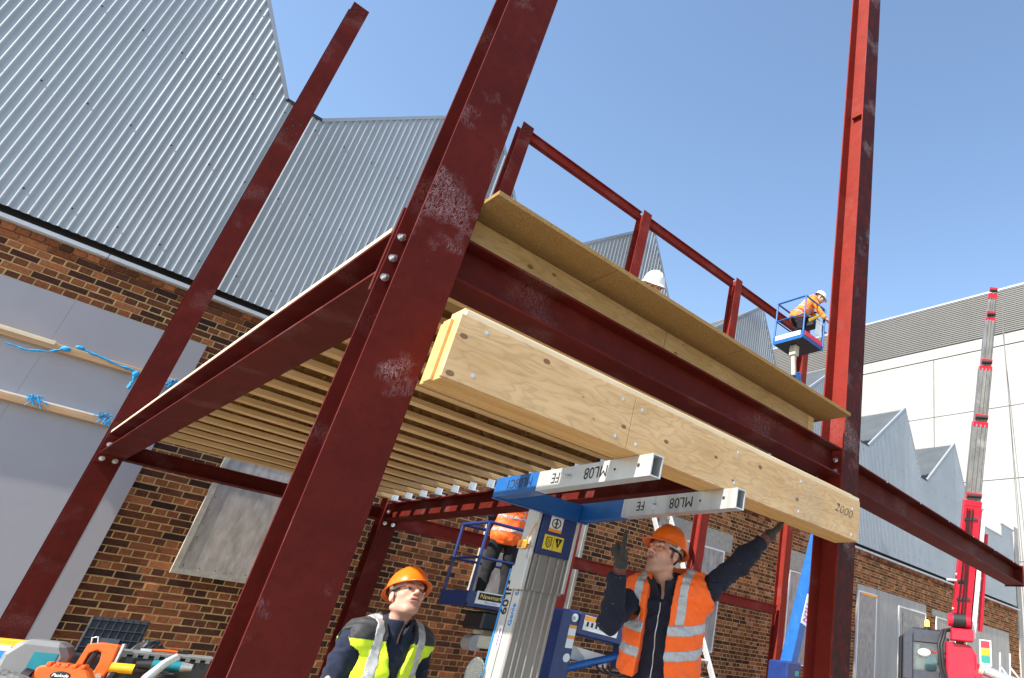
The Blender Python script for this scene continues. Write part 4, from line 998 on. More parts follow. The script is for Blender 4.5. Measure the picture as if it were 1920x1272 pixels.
rm = MB().box((-.275, -.135, .186), (.245, .135, .205)).build('rim', M_milky, t2, bevel=.004)
for q in range(9): MB().box((-.25 + q * .055, -.139, .17), (-.225 + q * .055, -.1355, .2)).build('rim_notch', M_milky, t2)
for q in (-.2, .0): MB().box((q - .02, -.136, .05), (q + .02, -.131, .17)).build('catch', M_cab, t2)
bgb = tool('black_bag', 'limp black bag draped between the open lid and the closed toolbox', 'bag', (1.16, 5.56, T0))
crumple(.27, .15, .3, seed=9, amp=.03).build('fabric', M_black, bgb)
sp_ = tool('pliers', 'pliers with orange handle lying on top of the closed toolbox', 'pliers', (1.1, 5.24, T0 + .212), R_(-4))
MB().tube([(-.01, 0, 0), (.06, .004, .003), (.13, .008, 0)], .01, 8).build('handle', M_orgun, sp_); MB().tube([(-.01, .012, 0), (.08, .03, .003), (.2, .035, 0)], .009, 8).build('handle', M_blackpl, sp_)
MB().prism([(-.08, -.006), (-.02, -.02), (.0, 0), (-.02, .02)], (0, .005, -.008), (1, 0, 0), (0, 1, 0), (0, 0, .016)).build('jaw', M_galv, sp_)
cc = tool('cable_coil', 'coil of black cable in front of the closed toolbox', 'cable', (1.12, 5.04, T0))
for q in range(9): MB().tube([(.075 * math.cos(a) * (1 + .04 * (q % 3)), .075 * math.sin(a), .008 + q * .0125) for a in np.linspace(0, 6.283, 18)], .0065, 6).build('loop', M_black, cc)
tm = tool('angle_grinder', 'teal power tool lying on the cable coil', 'power tool', (1.14, 5.04, T0 + .123), R_(-15))
MB().cyl((-.11, 0, .035), (.06, 0, .035), .03, .034, n=14).build('motor_body', M_teal, tm); MB().cyl((.06, 0, .035), (.13, 0, .035), .034, .022, n=14).build('gear_head', M_galv, tm); MB().cyl((-.2, 0, .03), (-.11, 0, .035), .02, .026, n=12).build('grip', M_blackpl, tm)
yd = tool('yellow_drill', 'yellow and black cordless drill between nail gun and cable coil', 'drill', (.98, 5.08, T0), R_(-20))
MB().cyl((-.09, 0, .13), (.05, 0, .13), .034, n=14).build('motor_body', M_ytool, yd); MB().cyl((.05, 0, .13), (.12, 0, .13), .026, .014, n=12).build('chuck', M_blackpl, yd)
MB().bar((-.05, 0, .11), (-.075, 0, .04), .035, .045, (0, 1, 0)).build('handle', M_blackpl, yd, bevel=.008); MB().box((-.12, -.035, 0), (-.01, .035, .045)).build('battery', M_ytool, yd, bevel=.008)
for i, (xx, yy, lb) in enumerate(((1.02, 4.99, 'grey foil-wrapped tube leaning by the yellow drill'), (1.31, 5.02, 'grey foil-wrapped tube curving beside the scuffed column'))):
    o = tool('foil_tube', lb, 'tube', (xx, yy, T0))
    MB().tube([(-.05, 0, .0), (-.02, 0, .07), (.03, .02, .14), (.075, .03, .18 + .02 * i)], [.02, .024, .022, .018], 8).build('sleeve', M_galv, o)
yc = tool('yellow_case', 'low yellow plastic case beside the foil tube', 'case', (1.37, 5.12, T0)); MB().box((-.1, -.08, 0), (.07, .08, .06)).build('shell', M_ytool, yc, bevel=.015); MB().box((-.04, -.085, .015), (.01, -.0805, .045)).build('latch', M_blackpl, yc)
hp = tool('hop_up', 'low aluminium hop-up platform under the pointing worker', 'platform', (2.75, 3.05, 0))
MB().box((-.45, -.3, .42), (.45, .3, .46)).build('platform', M_alu, hp)
for sx in (-.42, .42):
    for sy in (-.27, .27): MB().cyl((sx, sy, 0), (sx, sy, .42), .02, n=10).build('leg', M_alu, hp)

for o_, lc, scl in ((ng, (.80, 5.25, T0), .75), (n2, (.69, 5.12, T0), .75), (wc, (.60, 5.36, T0), .8), (yb_, (.47, 5.42, T0), .85), (bgp, (.36, 5.12, T0), (.75, .7, .55)), (tl, (.88, 5.62, T0), (.55, .6, .8)),
                    (t2, (1.12, 5.32, T0), .86), (bgb, (1.07, 5.56, T0), (.62, .6, .85)), (sp_, (1.03, 5.25, T0 + .188), .8), (cc, (1.09, 5.1, T0), .78), (tm, (1.1, 5.1, T0 + .1), .75), (yd, (.93, 5.18, T0), .72), (yc, (1.3, 5.12, T0), .75)):
    o_.location = lc; o_.scale = (scl,) * 3 if isinstance(scl, float) else scl

# ------------------------------------------------------------------ people: bodies grown from smooth-blended volumes
def smin(a, b, k):
    h = np.clip(.5 + .5 * (b - a) / k, 0, 1)
    return b + (a - b) * h - k * h * (1 - h)
def cone(P, a, b, ra, rb):
    a = np.asarray(a, np.float32); ba = np.asarray(b, np.float32) - a; pa = P - a
    h = np.clip((pa @ ba) / max(1e-9, float(ba @ ba)), 0, 1)
    return np.linalg.norm(pa - h[:, None] * ba, axis=1) - (ra + (rb - ra) * h)
def ell(P, c, A, r):                    # A: 3x3, rows are the axes
    q = (P - np.asarray(c, np.float32)) @ np.asarray(A, np.float32).T
    r = np.asarray(r, np.float32)
    k0 = np.linalg.norm(q / r, axis=1); k1 = np.linalg.norm(q / (r * r), axis=1)
    return k0 * (k0 - 1) / np.maximum(k1, 1e-6)
def polygonise(f, lo, hi, h):
    lo = np.asarray(lo, float); hi = np.asarray(hi, float); B = 4
    nb = np.maximum(2, np.ceil((hi - lo) / (h * B)).astype(int)); n = nb * B
    gx, gy, gz = np.meshgrid(*[np.arange(k) for k in nb], indexing='ij')
    cidx = np.stack([gx, gy, gz], -1).reshape(-1, 3)
    cc = (lo + (cidx * B + B / 2 - .5) * h).astype(np.float32)
    d = f(cc)
    act = np.abs(d) < h * B * 1.25
    F = np.full(n, 1.0, np.float32)
    F.reshape(nb[0], B, nb[1], B, nb[2], B).transpose(0, 2, 4, 1, 3, 5)[:] = np.where(d < 0, -1, 1).astype(np.float32).reshape(*nb, 1, 1, 1)
    ai = cidx[act]
    o = np.stack(np.meshgrid(*[np.arange(B)] * 3, indexing='ij'), -1).reshape(-1, 3)
    ii = (ai[:, None, :] * B + o[None]).reshape(-1, 3)
    for s in range(0, len(ii), 400000):
        j = ii[s:s + 400000]; F[j[:, 0], j[:, 1], j[:, 2]] = f((lo + j * h).astype(np.float32))
    # surface nets
    sgn = F < 0
    c8 = [sgn[i:n[0] - 1 + i, j:n[1] - 1 + j, k:n[2] - 1 + k] for i in (0, 1) for j in (0, 1) for k in (0, 1)]
    cnt = sum(c.astype(np.int8) for c in c8); mixed = (cnt > 0) & (cnt < 8)
    vid = np.full(mixed.shape, -1, np.int64); cells = np.argwhere(mixed); vid[mixed] = np.arange(len(cells))
    acc = np.zeros((len(cells), 3)); num = np.zeros(len(cells))
    cor = [(i, j, k) for i in (0, 1) for j in (0, 1) for k in (0, 1)]
    for a in range(8):
        for b in range(a + 1, 8):
            df = [cor[b][q] - cor[a][q] for q in range(3)]
            if sum(abs(x) for x in df) != 1: continue
            pa = cells + cor[a]; pb = cells + cor[b]
            fa = F[pa[:, 0], pa[:, 1], pa[:, 2]]; fb = F[pb[:, 0], pb[:, 1], pb[:, 2]]
            cr_ = (fa < 0) != (fb < 0)
            t = np.where(cr_, fa / np.where(cr_, fa - fb, 1), 0)
            acc += np.where(cr_[:, None], pa + t[:, None] * np.array(df), 0); num += cr_
    V = lo + acc / num[:, None] * h
    quads = []
    for ax in range(3):
        u, v = [(1, 2), (2, 0), (0, 1)][ax]
        sl0 = [slice(None)] * 3; sl1 = [slice(None)] * 3; sl0[ax] = slice(0, -1); sl1[ax] = slice(1, None)
        s0 = sgn[tuple(sl0)]; s1 = sgn[tuple(sl1)]
        e = np.argwhere(s0 != s1); 
        ok = (e[:, u] > 0) & (e[:, v] > 0) & (e[:, u] < n[u] - 1) & (e[:, v] < n[v] - 1); e = e[ok]
        flip = ~s0[e[:, 0], e[:, 1], e[:, 2]]
        def cell(du, dv):
            q = e.copy(); q[:, u] -= du; q[:, v] -= dv; return vid[q[:, 0], q[:, 1], q[:, 2]]
        qd = np.stack([cell(1, 1), cell(0, 1), cell(0, 0), cell(1, 0)], 1)
        qd[flip] = qd[flip][:, ::-1]; quads.append(qd)
    Q = np.concatenate(quads); Q = Q[(Q >= 0).all(1)]
    return V, Q
def sdf_object(name, f, lo, hi, h, mat, parent, colf=None, smooth=2):
    V, Q = polygonise(f, lo, hi, h)
    for _ in range(smooth):                                  # light Laplacian smoothing
        S_ = np.zeros_like(V); Nn = np.zeros(len(V))
        for a, b in ((0, 1), (1, 2), (2, 3), (3, 0)):
            np.add.at(S_, Q[:, a], V[Q[:, b]]); np.add.at(Nn, Q[:, a], 1); np.add.at(S_, Q[:, b], V[Q[:, a]]); np.add.at(Nn, Q[:, b], 1)
        V = V * .5 + S_ / np.maximum(Nn, 1)[:, None] * .5
    org = np.array(org_of(parent)) if parent is not None else np.zeros(3)
    me = bpy.data.meshes.new(name); me.from_pydata((V - org).tolist(), [], Q.tolist())
    me.polygons.foreach_set('use_smooth', np.ones(len(Q), bool)); me.materials.append(mat); me.update()
    if colf is not None:
        c = np.ones((len(V), 4), np.float32); c[:, :3] = colf(V.astype(np.float32))
        me.attributes.new('col', 'FLOAT_COLOR', 'POINT').data.foreach_set('color', c.ravel())
    o = bpy.data.objects.new(name, me); COL.objects.link(o); o.parent = parent
    return o
def folds(P, amp, k=1.0, seed=0.0):
    x, y, z = P[:, 0] * 9 * k, P[:, 1] * 9 * k, P[:, 2] * 9 * k
    wv = np.sin(1.9 * z + 2.2 * np.sin(1.3 * x + .6 * y + seed) + seed) + .6 * np.sin(3.1 * x - 2.3 * y + 2.7 * z + 1.7 * seed) + .5 * np.sin(5.1 * y + 2.2 * x - 4.3 * z + 2.9 * seed)
    return amp * (wv / 2.1 + .5 * np.sin(2.9 * x + 1.7 * z + 1.5 * np.sin(1.9 * y + 2.1 * z)) + .35 * np.sin(7.3 * z + 4.1 * x + 2 * np.sin(3.3 * y)))
def rotm(f, tilt=0):
    """rows: person's right, forward, up for a forward vector f"""
    f = np.asarray(f, float); f = f / np.linalg.norm(f); up0 = np.array([0, 0, 1.])
    r = np.cross(f, up0); r /= np.linalg.norm(r); u = np.cross(r, f)
    if tilt:
        c_, s_ = math.cos(tilt), math.sin(tilt); r, u = r * c_ + u * s_, u * c_ - r * s_
    return np.stack([r, f, u])
def head_sdf(P, c, A):
    L = lambda *v: np.asarray(c) + np.array(v) @ A
    I = A
    d = ell(P, L(0, -.012, .04), I, (.074, .096, .09))
    d = smin(d, ell(P, L(0, .03, -.04), I, (.06, .066, .078)), .03)
    d = smin(d, ell(P, L(0, .066, -.1), I, (.026, .022, .02)), .02)
    for s in (-1, 1):
        d = smin(d, cone(P, L(.06 * s, -.015, -.06), L(.024 * s, .062, -.102), .018, .015), .024)
        d = smin(d, ell(P, L(.045 * s, .062, -.018), I, (.024, .022, .02)), .02)
    d = smin(d, cone(P, L(-.038, .082, .031), L(.038, .082, .031), .0145, .0145), .012)
    for s in (-1, 1):
        d = -smin(-d, ell(P, L(.033 * s, .108, .008), I, (.019, .02, .011)), .012)
        d = smin(d, ell(P, L(.032 * s, .0765, .009), I, (.0145, .0145, .0125)), .004)
    d = smin(d, cone(P, L(0, .092, .022), L(0, .121, -.024), .0085, .0125), .010)
    for s in (-1, 1): d = smin(d, ell(P, L(.012 * s, .104, -.028), I, (.0095, .011, .008)), .008)
    d = smin(d, ell(P, L(0, .09, -.056), I, (.03, .016, .016)), .014)
    d = smin(d, ell(P, L(0, .1, -.053), I, (.026, .009, .006)), .006)
    d = smin(d, ell(P, L(0, .098, -.068), I, (.024, .009, .007)), .006)
    d = -smin(-d, ell(P, L(0, .11, -.0605), I, (.026, .014, .003)), .003)
    for s in (-1, 1):
        e = ell(P, L(.08 * s, -.006, -.004), I, (.011, .02, .033)); e = -smin(-e, ell(P, L(.09 * s, 0, 0), I, (.007, .011, .02)), .004)
        d = smin(d, e, .008)
    return d
def head_col(P, c, A, skin, hair, stub):
    q = (P - np.asarray(c, np.float32)) @ np.asarray(A, np.float32).T
    x, y, z = np.abs(q[:, 0]), q[:, 1], q[:, 2]
    C = np.tile(np.asarray(skin, np.float32), (len(P), 1))
    def put(w, col): 
        w = np.clip(w, 0, 1)[:, None]; C[:] = C * (1 - w) + np.asarray(col, np.float32) * w
    rosy = np.exp(-(((x - .045) / .02) ** 2 + ((z + .02) / .02) ** 2)) * (y > .03); put(rosy * .35, np.array(skin) * np.array([1.05, .72, .68]))
    nz = np.exp(-((x / .018) ** 2 + ((z + .022) / .016) ** 2)) * (y > .09); put(nz * .35, np.array(skin) * np.array([1.05, .75, .7]))
    st = np.clip((-z - .035) / .03, 0, 1) * (y > -.01) * np.clip((y + .02) / .04, 0, 1); put(st * stub, (.09, .06, .05))
    hr = ((z > .015) & (y < .035 - .25 * (z - .05))) | ((z > -.03) & (y < -.045)) | ((z > -.085) & (y < -.06)); put(hr.astype(np.float32), hair)
    put(((z > -.02) & (z < .03) & (y < .022) & (y > .0) & (x > .062) & (x < .079)) * .8, hair)
    put(np.exp(-(((z + .053) / .006) ** 2 + (x / .026) ** 4)) * (y > .08) * .85, (.3, .09, .075)); put(np.exp(-(((z + .068) / .006) ** 2 + (x / .023) ** 4)) * (y > .08) * .85, (.34, .11, .09))
    put(((np.abs(z + .0605) < .0032) & (x < .026) & (y > .07)) * .9, (.06, .015, .015))
    eb = np.exp(-(((z - .033 - .06 * (.02 - np.abs(x - .033))) / .006) ** 2)) * ((x > .013) & (x < .054)) * (y > .06); put(eb * .85, hair)
    de = np.sqrt(((x - .032) / .0145) ** 2 + ((z - .008) / .0046) ** 2); put((de < 1) * (y > .072), (.36, .33, .31))
    put(((x - .032) ** 2 + (z - .009) ** 2 < .0068 ** 2) * (np.abs(z - .008) < .005) * (y > .072), (.02, .016, .014)); put(((de > .95) & (de < 1.7) & (y > .06)) * .7, (.12, .06, .05))
    put(np.exp(-(((x - .010) / .005) ** 2 + ((z + .036) / .004) ** 2)) * (y > .088) * .9, (.07, .025, .02))
    put(np.exp(-(((x - .028 - .25 * (-z - .035)) / .003) ** 2)) * ((z < -.026) & (z > -.062)) * (y > .07) * .35, np.array(skin) * .45)
    return C
def hand_prims(w, d, n, s, curl, thumb, k=1.0, r=.0095, point=None):
    """cones for a hand: w wrist, d finger direction, n out of the palm, s towards the thumb; curl in radians per joint"""
    w, d, n, s = (np.asarray(v, float) for v in (w, d, n, s)); out = []
    pc = w + d * .05
    for q in (-1, -.35, .35, 1): out.append((w + d * .008 + s * (.02 * q), w + d * .092 * k + s * (.031 * q), .0165, .0135))
    ln = [(.042, .028, .022), (.047, .031, .024), (.044, .029, .023), (.034, .023, .019)]
    for i in range(4):
        b = w + d * (.092 * k) + s * (.031 - .0207 * i)
        cu = curl[i] if not np.isscalar(curl) else curl
        a = 0.0; p = b; rr = r * (1 - .06 * (i == 3))
        for j in range(3):
            a += cu * (1.15 if j == 1 else .85); dr_ = d * math.cos(a) + n * math.sin(a)
            q = p + dr_ * ln[i][j]; out.append((p, q, rr * (1 - .07 * j), rr * (.93 - .07 * j))); p = q
    b = w + d * .03 + s * .03; t1 = b + (d * .55 + s * .75 * (1 - thumb) + n * .55 * thumb) * .045; t2 = t1 + (d * .8 + s * .25 * (1 - thumb) - s * .4 * thumb + n * .4 * thumb) * .035; t3 = t2 + (d * .85 - s * .3 * thumb + n * .3) * .026
    for p, q, ra, rb in ((b, t1, .015, .0125), (t1, t2, .0125, .011), (t2, t3, .011, .0095)): out.append((p, q, ra, rb))
    return out
def helmet(root, c, A, mat, peak=.055):
    """hard hat: ridged dome, gutter brim and front peak in the head frame"""
    c = np.asarray(c); nu, nv = 56, 14; vs = []; fs = []
    def pt(az, t):
        ca, sa = math.cos(az), math.sin(az); fr = max(0, sa) ** 3
        rx, ry = .103, .125
        if t <= 1:                         # dome
            el = t * math.pi / 2; k = math.cos(el) ** .8; zz = .125 * math.sin(el)
            x, y = rx * k * ca, ry * k * sa
            if abs(x) < .02 and t > .25: zz += .009 * (1 - (abs(x) / .02) ** 4); 
            if .028 < abs(x) < .045 and .3 < t < .93: zz += .004
            return (x, y - .012, .05 + zz)
        e = t - 1                           # brim: 0..1
        out_ = .016 + peak * fr
        return ((rx + (.016 + .012 * fr) * e) * ca, (ry + out_ * e) * sa - .012, .05 - (.012 + .022 * fr) * e + .004 * math.sin(e * 3))
    ts = [2, 1.9, 1.6, 1.3, 1.0 + 1e-6] + list(np.linspace(0.02, 1, nv))
    for t in ts:
        for i in range(nu): vs.append(pt(2 * math.pi * i / nu, t))
    for j in range(len(ts) - 1):
        for i in range(nu): fs.append((j * nu + i, j * nu + (i + 1) % nu, (j + 1) * nu + (i + 1) % nu, (j + 1) * nu + i))
    k = MB(); k.add([tuple(c + np.array(v) @ A) for v in vs], fs, 0, True)
    o = part(k, 'helmet', mat, root); so = o.modifiers.new('shell', 'SOLIDIFY'); so.thickness = .003; so.offset = -1
    hb = MB(); n_ = 32; vs = []
    for zz in (.028, .058):
        for i in range(n_): a = 2 * math.pi * i / n_; vs.append(tuple(c + np.array((.084 * math.cos(a), .106 * math.sin(a) - .012, zz)) @ A))
    hb.add(vs, [(i, (i + 1) % n_, n_ + (i + 1) % n_, n_ + i) for i in range(n_)], 0, True); part(hb, 'headband', M_galv, o)
    for s in (-1, 1):
        kk = MB(); kk.cyl(c + np.array((.088 * s, .0, .045)) @ A, c + np.array((.096 * s, .0, .043)) @ A, .012, n=10); part(kk, 'harness_clip', M_label, o)
    return o
NAVY = (.007, .009, .022); BLACK = (.008, .008, .01); ORANGE = (.95, .13, .008); YELLOW = (.62, .85, .02); SKIN = (.6, .33, .235)
def person(label, N, face, head_c, head_f, head_tilt, Rarm, Larm, floor, jacket, vest, hat, h=.008, hair=(.035, .025, .02), stub=.4, skin=SKIN, lean=(0, 0, 0),
           gloves=False, Rhand=None, Lhand=None, legs=None, style='open', group='site workers', spread=.1, trous=BLACK, short=False):
    """N neck base; face torso direction; Rarm/Larm: (shoulder, elbow, wrist); everything in world metres"""
    N = np.asarray(N, float); T = rotm(face); lean = np.asarray(lean, float)
    pel = N + np.array([0, 0, -.56]) + lean
    ax = (N - pel) / np.linalg.norm(N - pel); rt = T[0] - ax * (T[0] @ ax); rt /= np.linalg.norm(rt); fw = np.cross(ax, rt); T = np.stack([rt, fw, ax])
    tl_ = lambda x, y, z: N + np.array([x, y, z]) @ T
    hipR, hipL = pel + rt * .09, pel - rt * .09
    if legs is None:
        def leg(hp, s):
            an = np.array([hp[0], hp[1], floor + .09]) + rt * (s * spread) - np.array([lean[0], lean[1], 0]) * .5
            kn_ = (hp + an) / 2 + fw * .03; kn_[2] = floor + (hp[2] - floor) * .53
            return hp, kn_, an
        legR, legL = leg(hipR, 1), leg(hipL, -1)
    else: legR, legL = (hipR, *map(np.asarray, legs[0])), (hipL, *map(np.asarray, legs[1]))
    root = thing('person', label, 'person', (float((legR[2][0] + legL[2][0]) / 2), float((legR[2][1] + legL[2][1]) / 2), float(floor)), 0, group)
    HA = rotm(head_f, head_tilt); HC = np.asarray(head_c, float)
    nb_ = HC + np.array([0, -.02, -.075]) @ HA
    hz = [np.asarray(v, float) for v in (Rarm[0], Rarm[1], Rarm[2])]; hl = [np.asarray(v, float) for v in (Larm[0], Larm[1], Larm[2])]
    def handspec(sp, arm):
        if sp: return sp
        d_ = arm[2] - arm[1]; d_ = d_ / np.linalg.norm(d_)
        n_ = fw - d_ * (fw @ d_); n_ /= np.linalg.norm(n_); return dict(d=d_, n=n_, s=np.cross(d_, n_), curl=.35, thumb=.3)
    hR = handspec(Rhand, hz); hL_ = handspec(Lhand, hl)
    hpR = hand_prims(hz[2], hR['d'], hR['n'], hR['s'], hR['curl'], hR['thumb']); hpL = hand_prims(hl[2], hL_['d'], hL_['n'], hL_['s'], hL_['curl'], hL_['thumb'])
    def torso(P, e):
        d = ell(P, tl_(0, -.005, -.19), T, (.165 + e, .112 + e, .21 + e))
        d = smin(d, ell(P, tl_(0, .0, -.40), T, (.155 + e, .112 + e, .19 + e)), .05)
        d = smin(d, ell(P, tl_(0, -.01, -.56), T, (.165 + e, .12 + e, .13 + e)), .05)
        d = smin(d, cone(P, hz[0] * .85 + N * .15, N + T[1] * -.01, .062 + e, .06 + e), .05); d = smin(d, cone(P, hl[0] * .85 + N * .15, N + T[1] * -.01, .062 + e, .06 + e), .05)
        return d
    def arms(P, e):
        d = None
        for a in (hz, hl):
            q = smin(cone(P, a[0], a[1], .055 + e, .042 + e), cone(P, a[1], a[2], .043 + e, .03 + e), .02)
            d = q if d is None else np.minimum(d, q)
        return d
    def legsd(P, e):
        d = None
        for L in (legR, legL):
            q = smin(cone(P, L[0], L[1], .085 + e, .06 + e), cone(P, L[1], L[2], .058 + e, .042 + e), .03)
            d = q if d is None else np.minimum(d, q)
        return d
    def feet(P, e):
        d = None
        for L in (legR, legL):
            tf = T[1].copy(); tf[2] = 0; tf /= np.linalg.norm(tf)
            q = cone(P, L[2] + np.array([0, 0, -.04]) - tf * .03, L[2] + tf * .15 + np.array([0, 0, -.055]), .042 + e, .034 + e)
            d = q if d is None else np.minimum(d, q)
        return d
    def body(P):
        d = smin(torso(P, -.004), arms(P, 0), .03); d = smin(d, legsd(P, 0), .04); d = smin(d, feet(P, -.004), .02)
        d = smin(d, cone(P, N + T[1] * -.01, nb_, .058, .054), .025); d = smin(d, head_sdf(P, HC, HA), .018)
        for pr in (hpR, hpL):
            e = None
            for (a, b, ra, rb) in pr:
                q = cone(P, a, b, ra, rb); e = q if e is None else smin(e, q, .006)
            d = smin(d, e, .012)
        return d
    allp = np.array([HC + [0, 0, .16], HC + [.14, .14, 0], HC - [.14, .14, 0], hz[0], hz[1], hz[2] + np.asarray(hR['d']) * .22, hl[0], hl[1], hl[2] + np.asarray(hL_['d']) * .22, legR[2], legL[2], legR[1], legL[1], legR[2] + T[1] * .22, legL[2] + T[1] * .22, pel + rt * .2, pel - rt * .2, pel + fw * .2, pel - fw * .2])
    lo, hi = allp.min(0) - .1, allp.max(0) + .1
    bo = sdf_object('body', body, lo, hi, h, M_skin, root, lambda P: head_col(P, HC, HA, skin, hair, stub))
    # trousers and boots
    zcut = min(legR[2][2], legL[2][2])
    def trousers(P):
        d = smin(legsd(P, .014), ell(P, tl_(0, -.01, -.57), T, (.178, .132, .13)), .04) + folds(P, .006, 1.2, 1.3)
        return np.maximum(d, ((P - tl_(0, 0, -.5)) @ T[2]))
    sdf_object('trousers', trousers, np.minimum(legR[2], legL[2]).clip(max=pel) - .3, np.maximum(np.maximum(legR[2], legL[2]), np.maximum(pel, np.maximum(legR[1], legL[1]))) + .3, max(h, .01), M_cloth, root, lambda P: np.tile(np.float32(trous), (len(P), 1)))
    sdf_object('boots', lambda P: feet(P, .012), np.minimum(legR[2], legL[2]) - .25, np.maximum(legR[2], legL[2]) + .25, .01, M_cloth, root, lambda P: np.tile(np.float32((.03, .02, .014)), (len(P), 1)))
    # jacket
    cuffR = hz[2] - (hz[2] - hz[1]) / np.linalg.norm(hz[2] - hz[1]) * .02; cuffL = hl[2] - (hl[2] - hl[1]) / np.linalg.norm(hl[2] - hl[1]) * .02
    def jk(P, e=.02):
        d = smin(torso(P, e), arms(P, e - .004), .035) + folds(P, .0095, 1.3, .4) + folds(P, .004, 2.6, 3.1)
        for a, c_ in ((hz, cuffR), (hl, cuffL)):
            dd_ = (a[2] - a[1]) / np.linalg.norm(a[2] - a[1]); q = P - c_
            near = np.linalg.norm(q, axis=1) < .16
            d = np.where(near, np.maximum(d, q @ dd_), d)
        d = np.maximum(d, -((P - tl_(0, 0, -.66)) @ T[2]))
        cl_a, cl_b = N + T[1] * .005 + T[2] * -.02, nb_ + HA[2] * -.02       # standing collar
        col_ = np.maximum(cone(P, cl_a, cl_b, .083, .079), -cone(P, cl_a, cl_b + (cl_b - cl_a) * .5, .07, .068)); col_ = np.maximum(col_, ((P - (N + (nb_ - N) * .62)) @ T[2]))
        d = smin(d, np.maximum(col_, -((P - N) @ T[2] + .05)), .012)
        fz = (P - N) @ T.T; gap = np.maximum(np.abs(fz[:, 0]) - (.012 + .12 * np.clip(fz[:, 2] + .02, 0, 1)), np.maximum(-(fz[:, 1] - .03), -(fz[:, 2] + .05)))
        return np.maximum(d, -gap)
    jl = np.array([hz[0], hz[1], hz[2], hl[0], hl[1], hl[2], pel + rt * .2, pel - rt * .2, pel + fw * .2, pel - fw * .2, N + T[2] * .1, pel - T[2] * .12])
    jo = sdf_object('jacket', jk, jl.min(0) - .1, jl.max(0) + .1, h, M_cloth, root, lambda P: np.tile(np.float32(jacket), (len(P), 1)))
    z_ = MB(); zp = []
    if style == 'open':
        for zz in np.linspace(-.06, -.6, 24):
            a = tl_(0, .02, zz); t = 0.0
            for _ in range(60):
                if jk(np.float32(a + fw * t)[None])[0] > 0: break
                t += .004
            zp.append(a + fw * (t + .001))
        part(MB().tube(zp, .0035, 5), 'zip', M_galv, jo)
    # waistcoat
    if vest is not None:
        def local(P): return (P - N) @ T.T
        halfgap = (.07 if short else .055) if style == 'open' else .03
        def vst(P, e0=.031, e1=.042, b0=None, b1=None, vert=None):
            fo = folds(P, .007, 1.3, .4) * .8 + folds(P, .004, 2.2, 2.0)
            t = torso(P, 0) + fo
            if short: t = t - .012 - .03 * np.clip((-((P - N) @ T[2].astype(np.float32)) - .1) / .35, 0, 1)
            d = (t - e1) if b0 is None and vert is None else np.maximum(t - e1, -(t - e0))
            q = local(P)
            arm = np.minimum(cone(P, hz[0] - T[2] * .01, hz[1], .082, .075), cone(P, hl[0] - T[2] * .01, hl[1], .082, .075))
            d = np.maximum(d, -arm)
            d = np.maximum(d, -np.maximum(np.linalg.norm(q[:, :2] - np.float32([0, .01]), axis=1) - .092, -(q[:, 2] + .09)))
            vgap = halfgap + .05 * np.clip((q[:, 2] + .2) / .15, 0, 1) * (style != 'open') + .035 * np.clip((-q[:, 2] - .3) / .3, 0, 1) * (style == 'open')
            d = np.maximum(d, -np.maximum(np.abs(q[:, 0] + .0) - vgap, -q[:, 1]))
            d = np.maximum(d, -(q[:, 2] + (.44 if short else .68)))
            if b0 is not None: d = np.maximum(d, np.maximum(b0 - q[:, 2], q[:, 2] - b1))
            if vert is not None: d = np.maximum(d, np.abs(np.abs(q[:, 0]) - vert) - .024)
            return d
        vl = np.array([hz[0], hl[0], pel + rt * .22 + fw * .2, pel - rt * .22 - fw * .2, pel + rt * .22 - fw * .2, pel - rt * .22 + fw * .2, N + fw * .2, N - fw * .2, pel - T[2] * .15])
        vlo, vhi = vl.min(0) - .1, vl.max(0) + .1; hv = min(h, .006) if h < .01 else h
        vo = sdf_object('hivis_vest', vst, vlo, vhi, hv, M_vest, root, lambda P: np.where(((local(P)[:, 2] > -.045) & (style == 'collar'))[:, None], np.float32([[.02, .021, .024]]), np.float32([vest])), 1)
        for b0, b1 in (((-.215, -.162), (-.34, -.287)) if short else ((-.37, -.315), (-.53, -.475))) if style == 'open' else ((-.45, -.39),):
            sdf_object('reflective_band', lambda P: vst(P, .036, .0455, b0, b1), vlo, vhi, hv, M_refl, vo, None, 1)
        sdf_object('shoulder_band', lambda P: vst(P, .036, .0455, -.162 if short else -.315, .2, .125), vlo, vhi, hv, M_refl, vo, None, 1)
    if gloves:
        for pr, arm in ((hpR, hz), (hpL, hl)):
            dd_ = (arm[2] - arm[1]) / np.linalg.norm(arm[2] - arm[1])
            def gl(P, pr=pr, arm=arm, dd_=dd_):
                e = cone(P, arm[2] - dd_ * .005, arm[2] + dd_ * .03, .034, .036)
                for (a, b, ra, rb) in pr: e = smin(e, cone(P, a, b, ra + .003, rb + .003), .006)
                return e
            ctr = np.array([p for q in pr for p in q[:2]])
            sdf_object('glove', gl, ctr.min(0) - .06, ctr.max(0) + .05, .0045, M_glove, root, lambda P, arm=arm, dd_=dd_: np.where((((P - arm[2]) @ dd_.astype(np.float32)) < .012)[:, None], np.float32([[.14, .045, .04]]), np.float32([[.035, .03, .028]])), 1)
    if hat is not None: helmet(root, HC, HA, hat)
    return root, T, jo, N
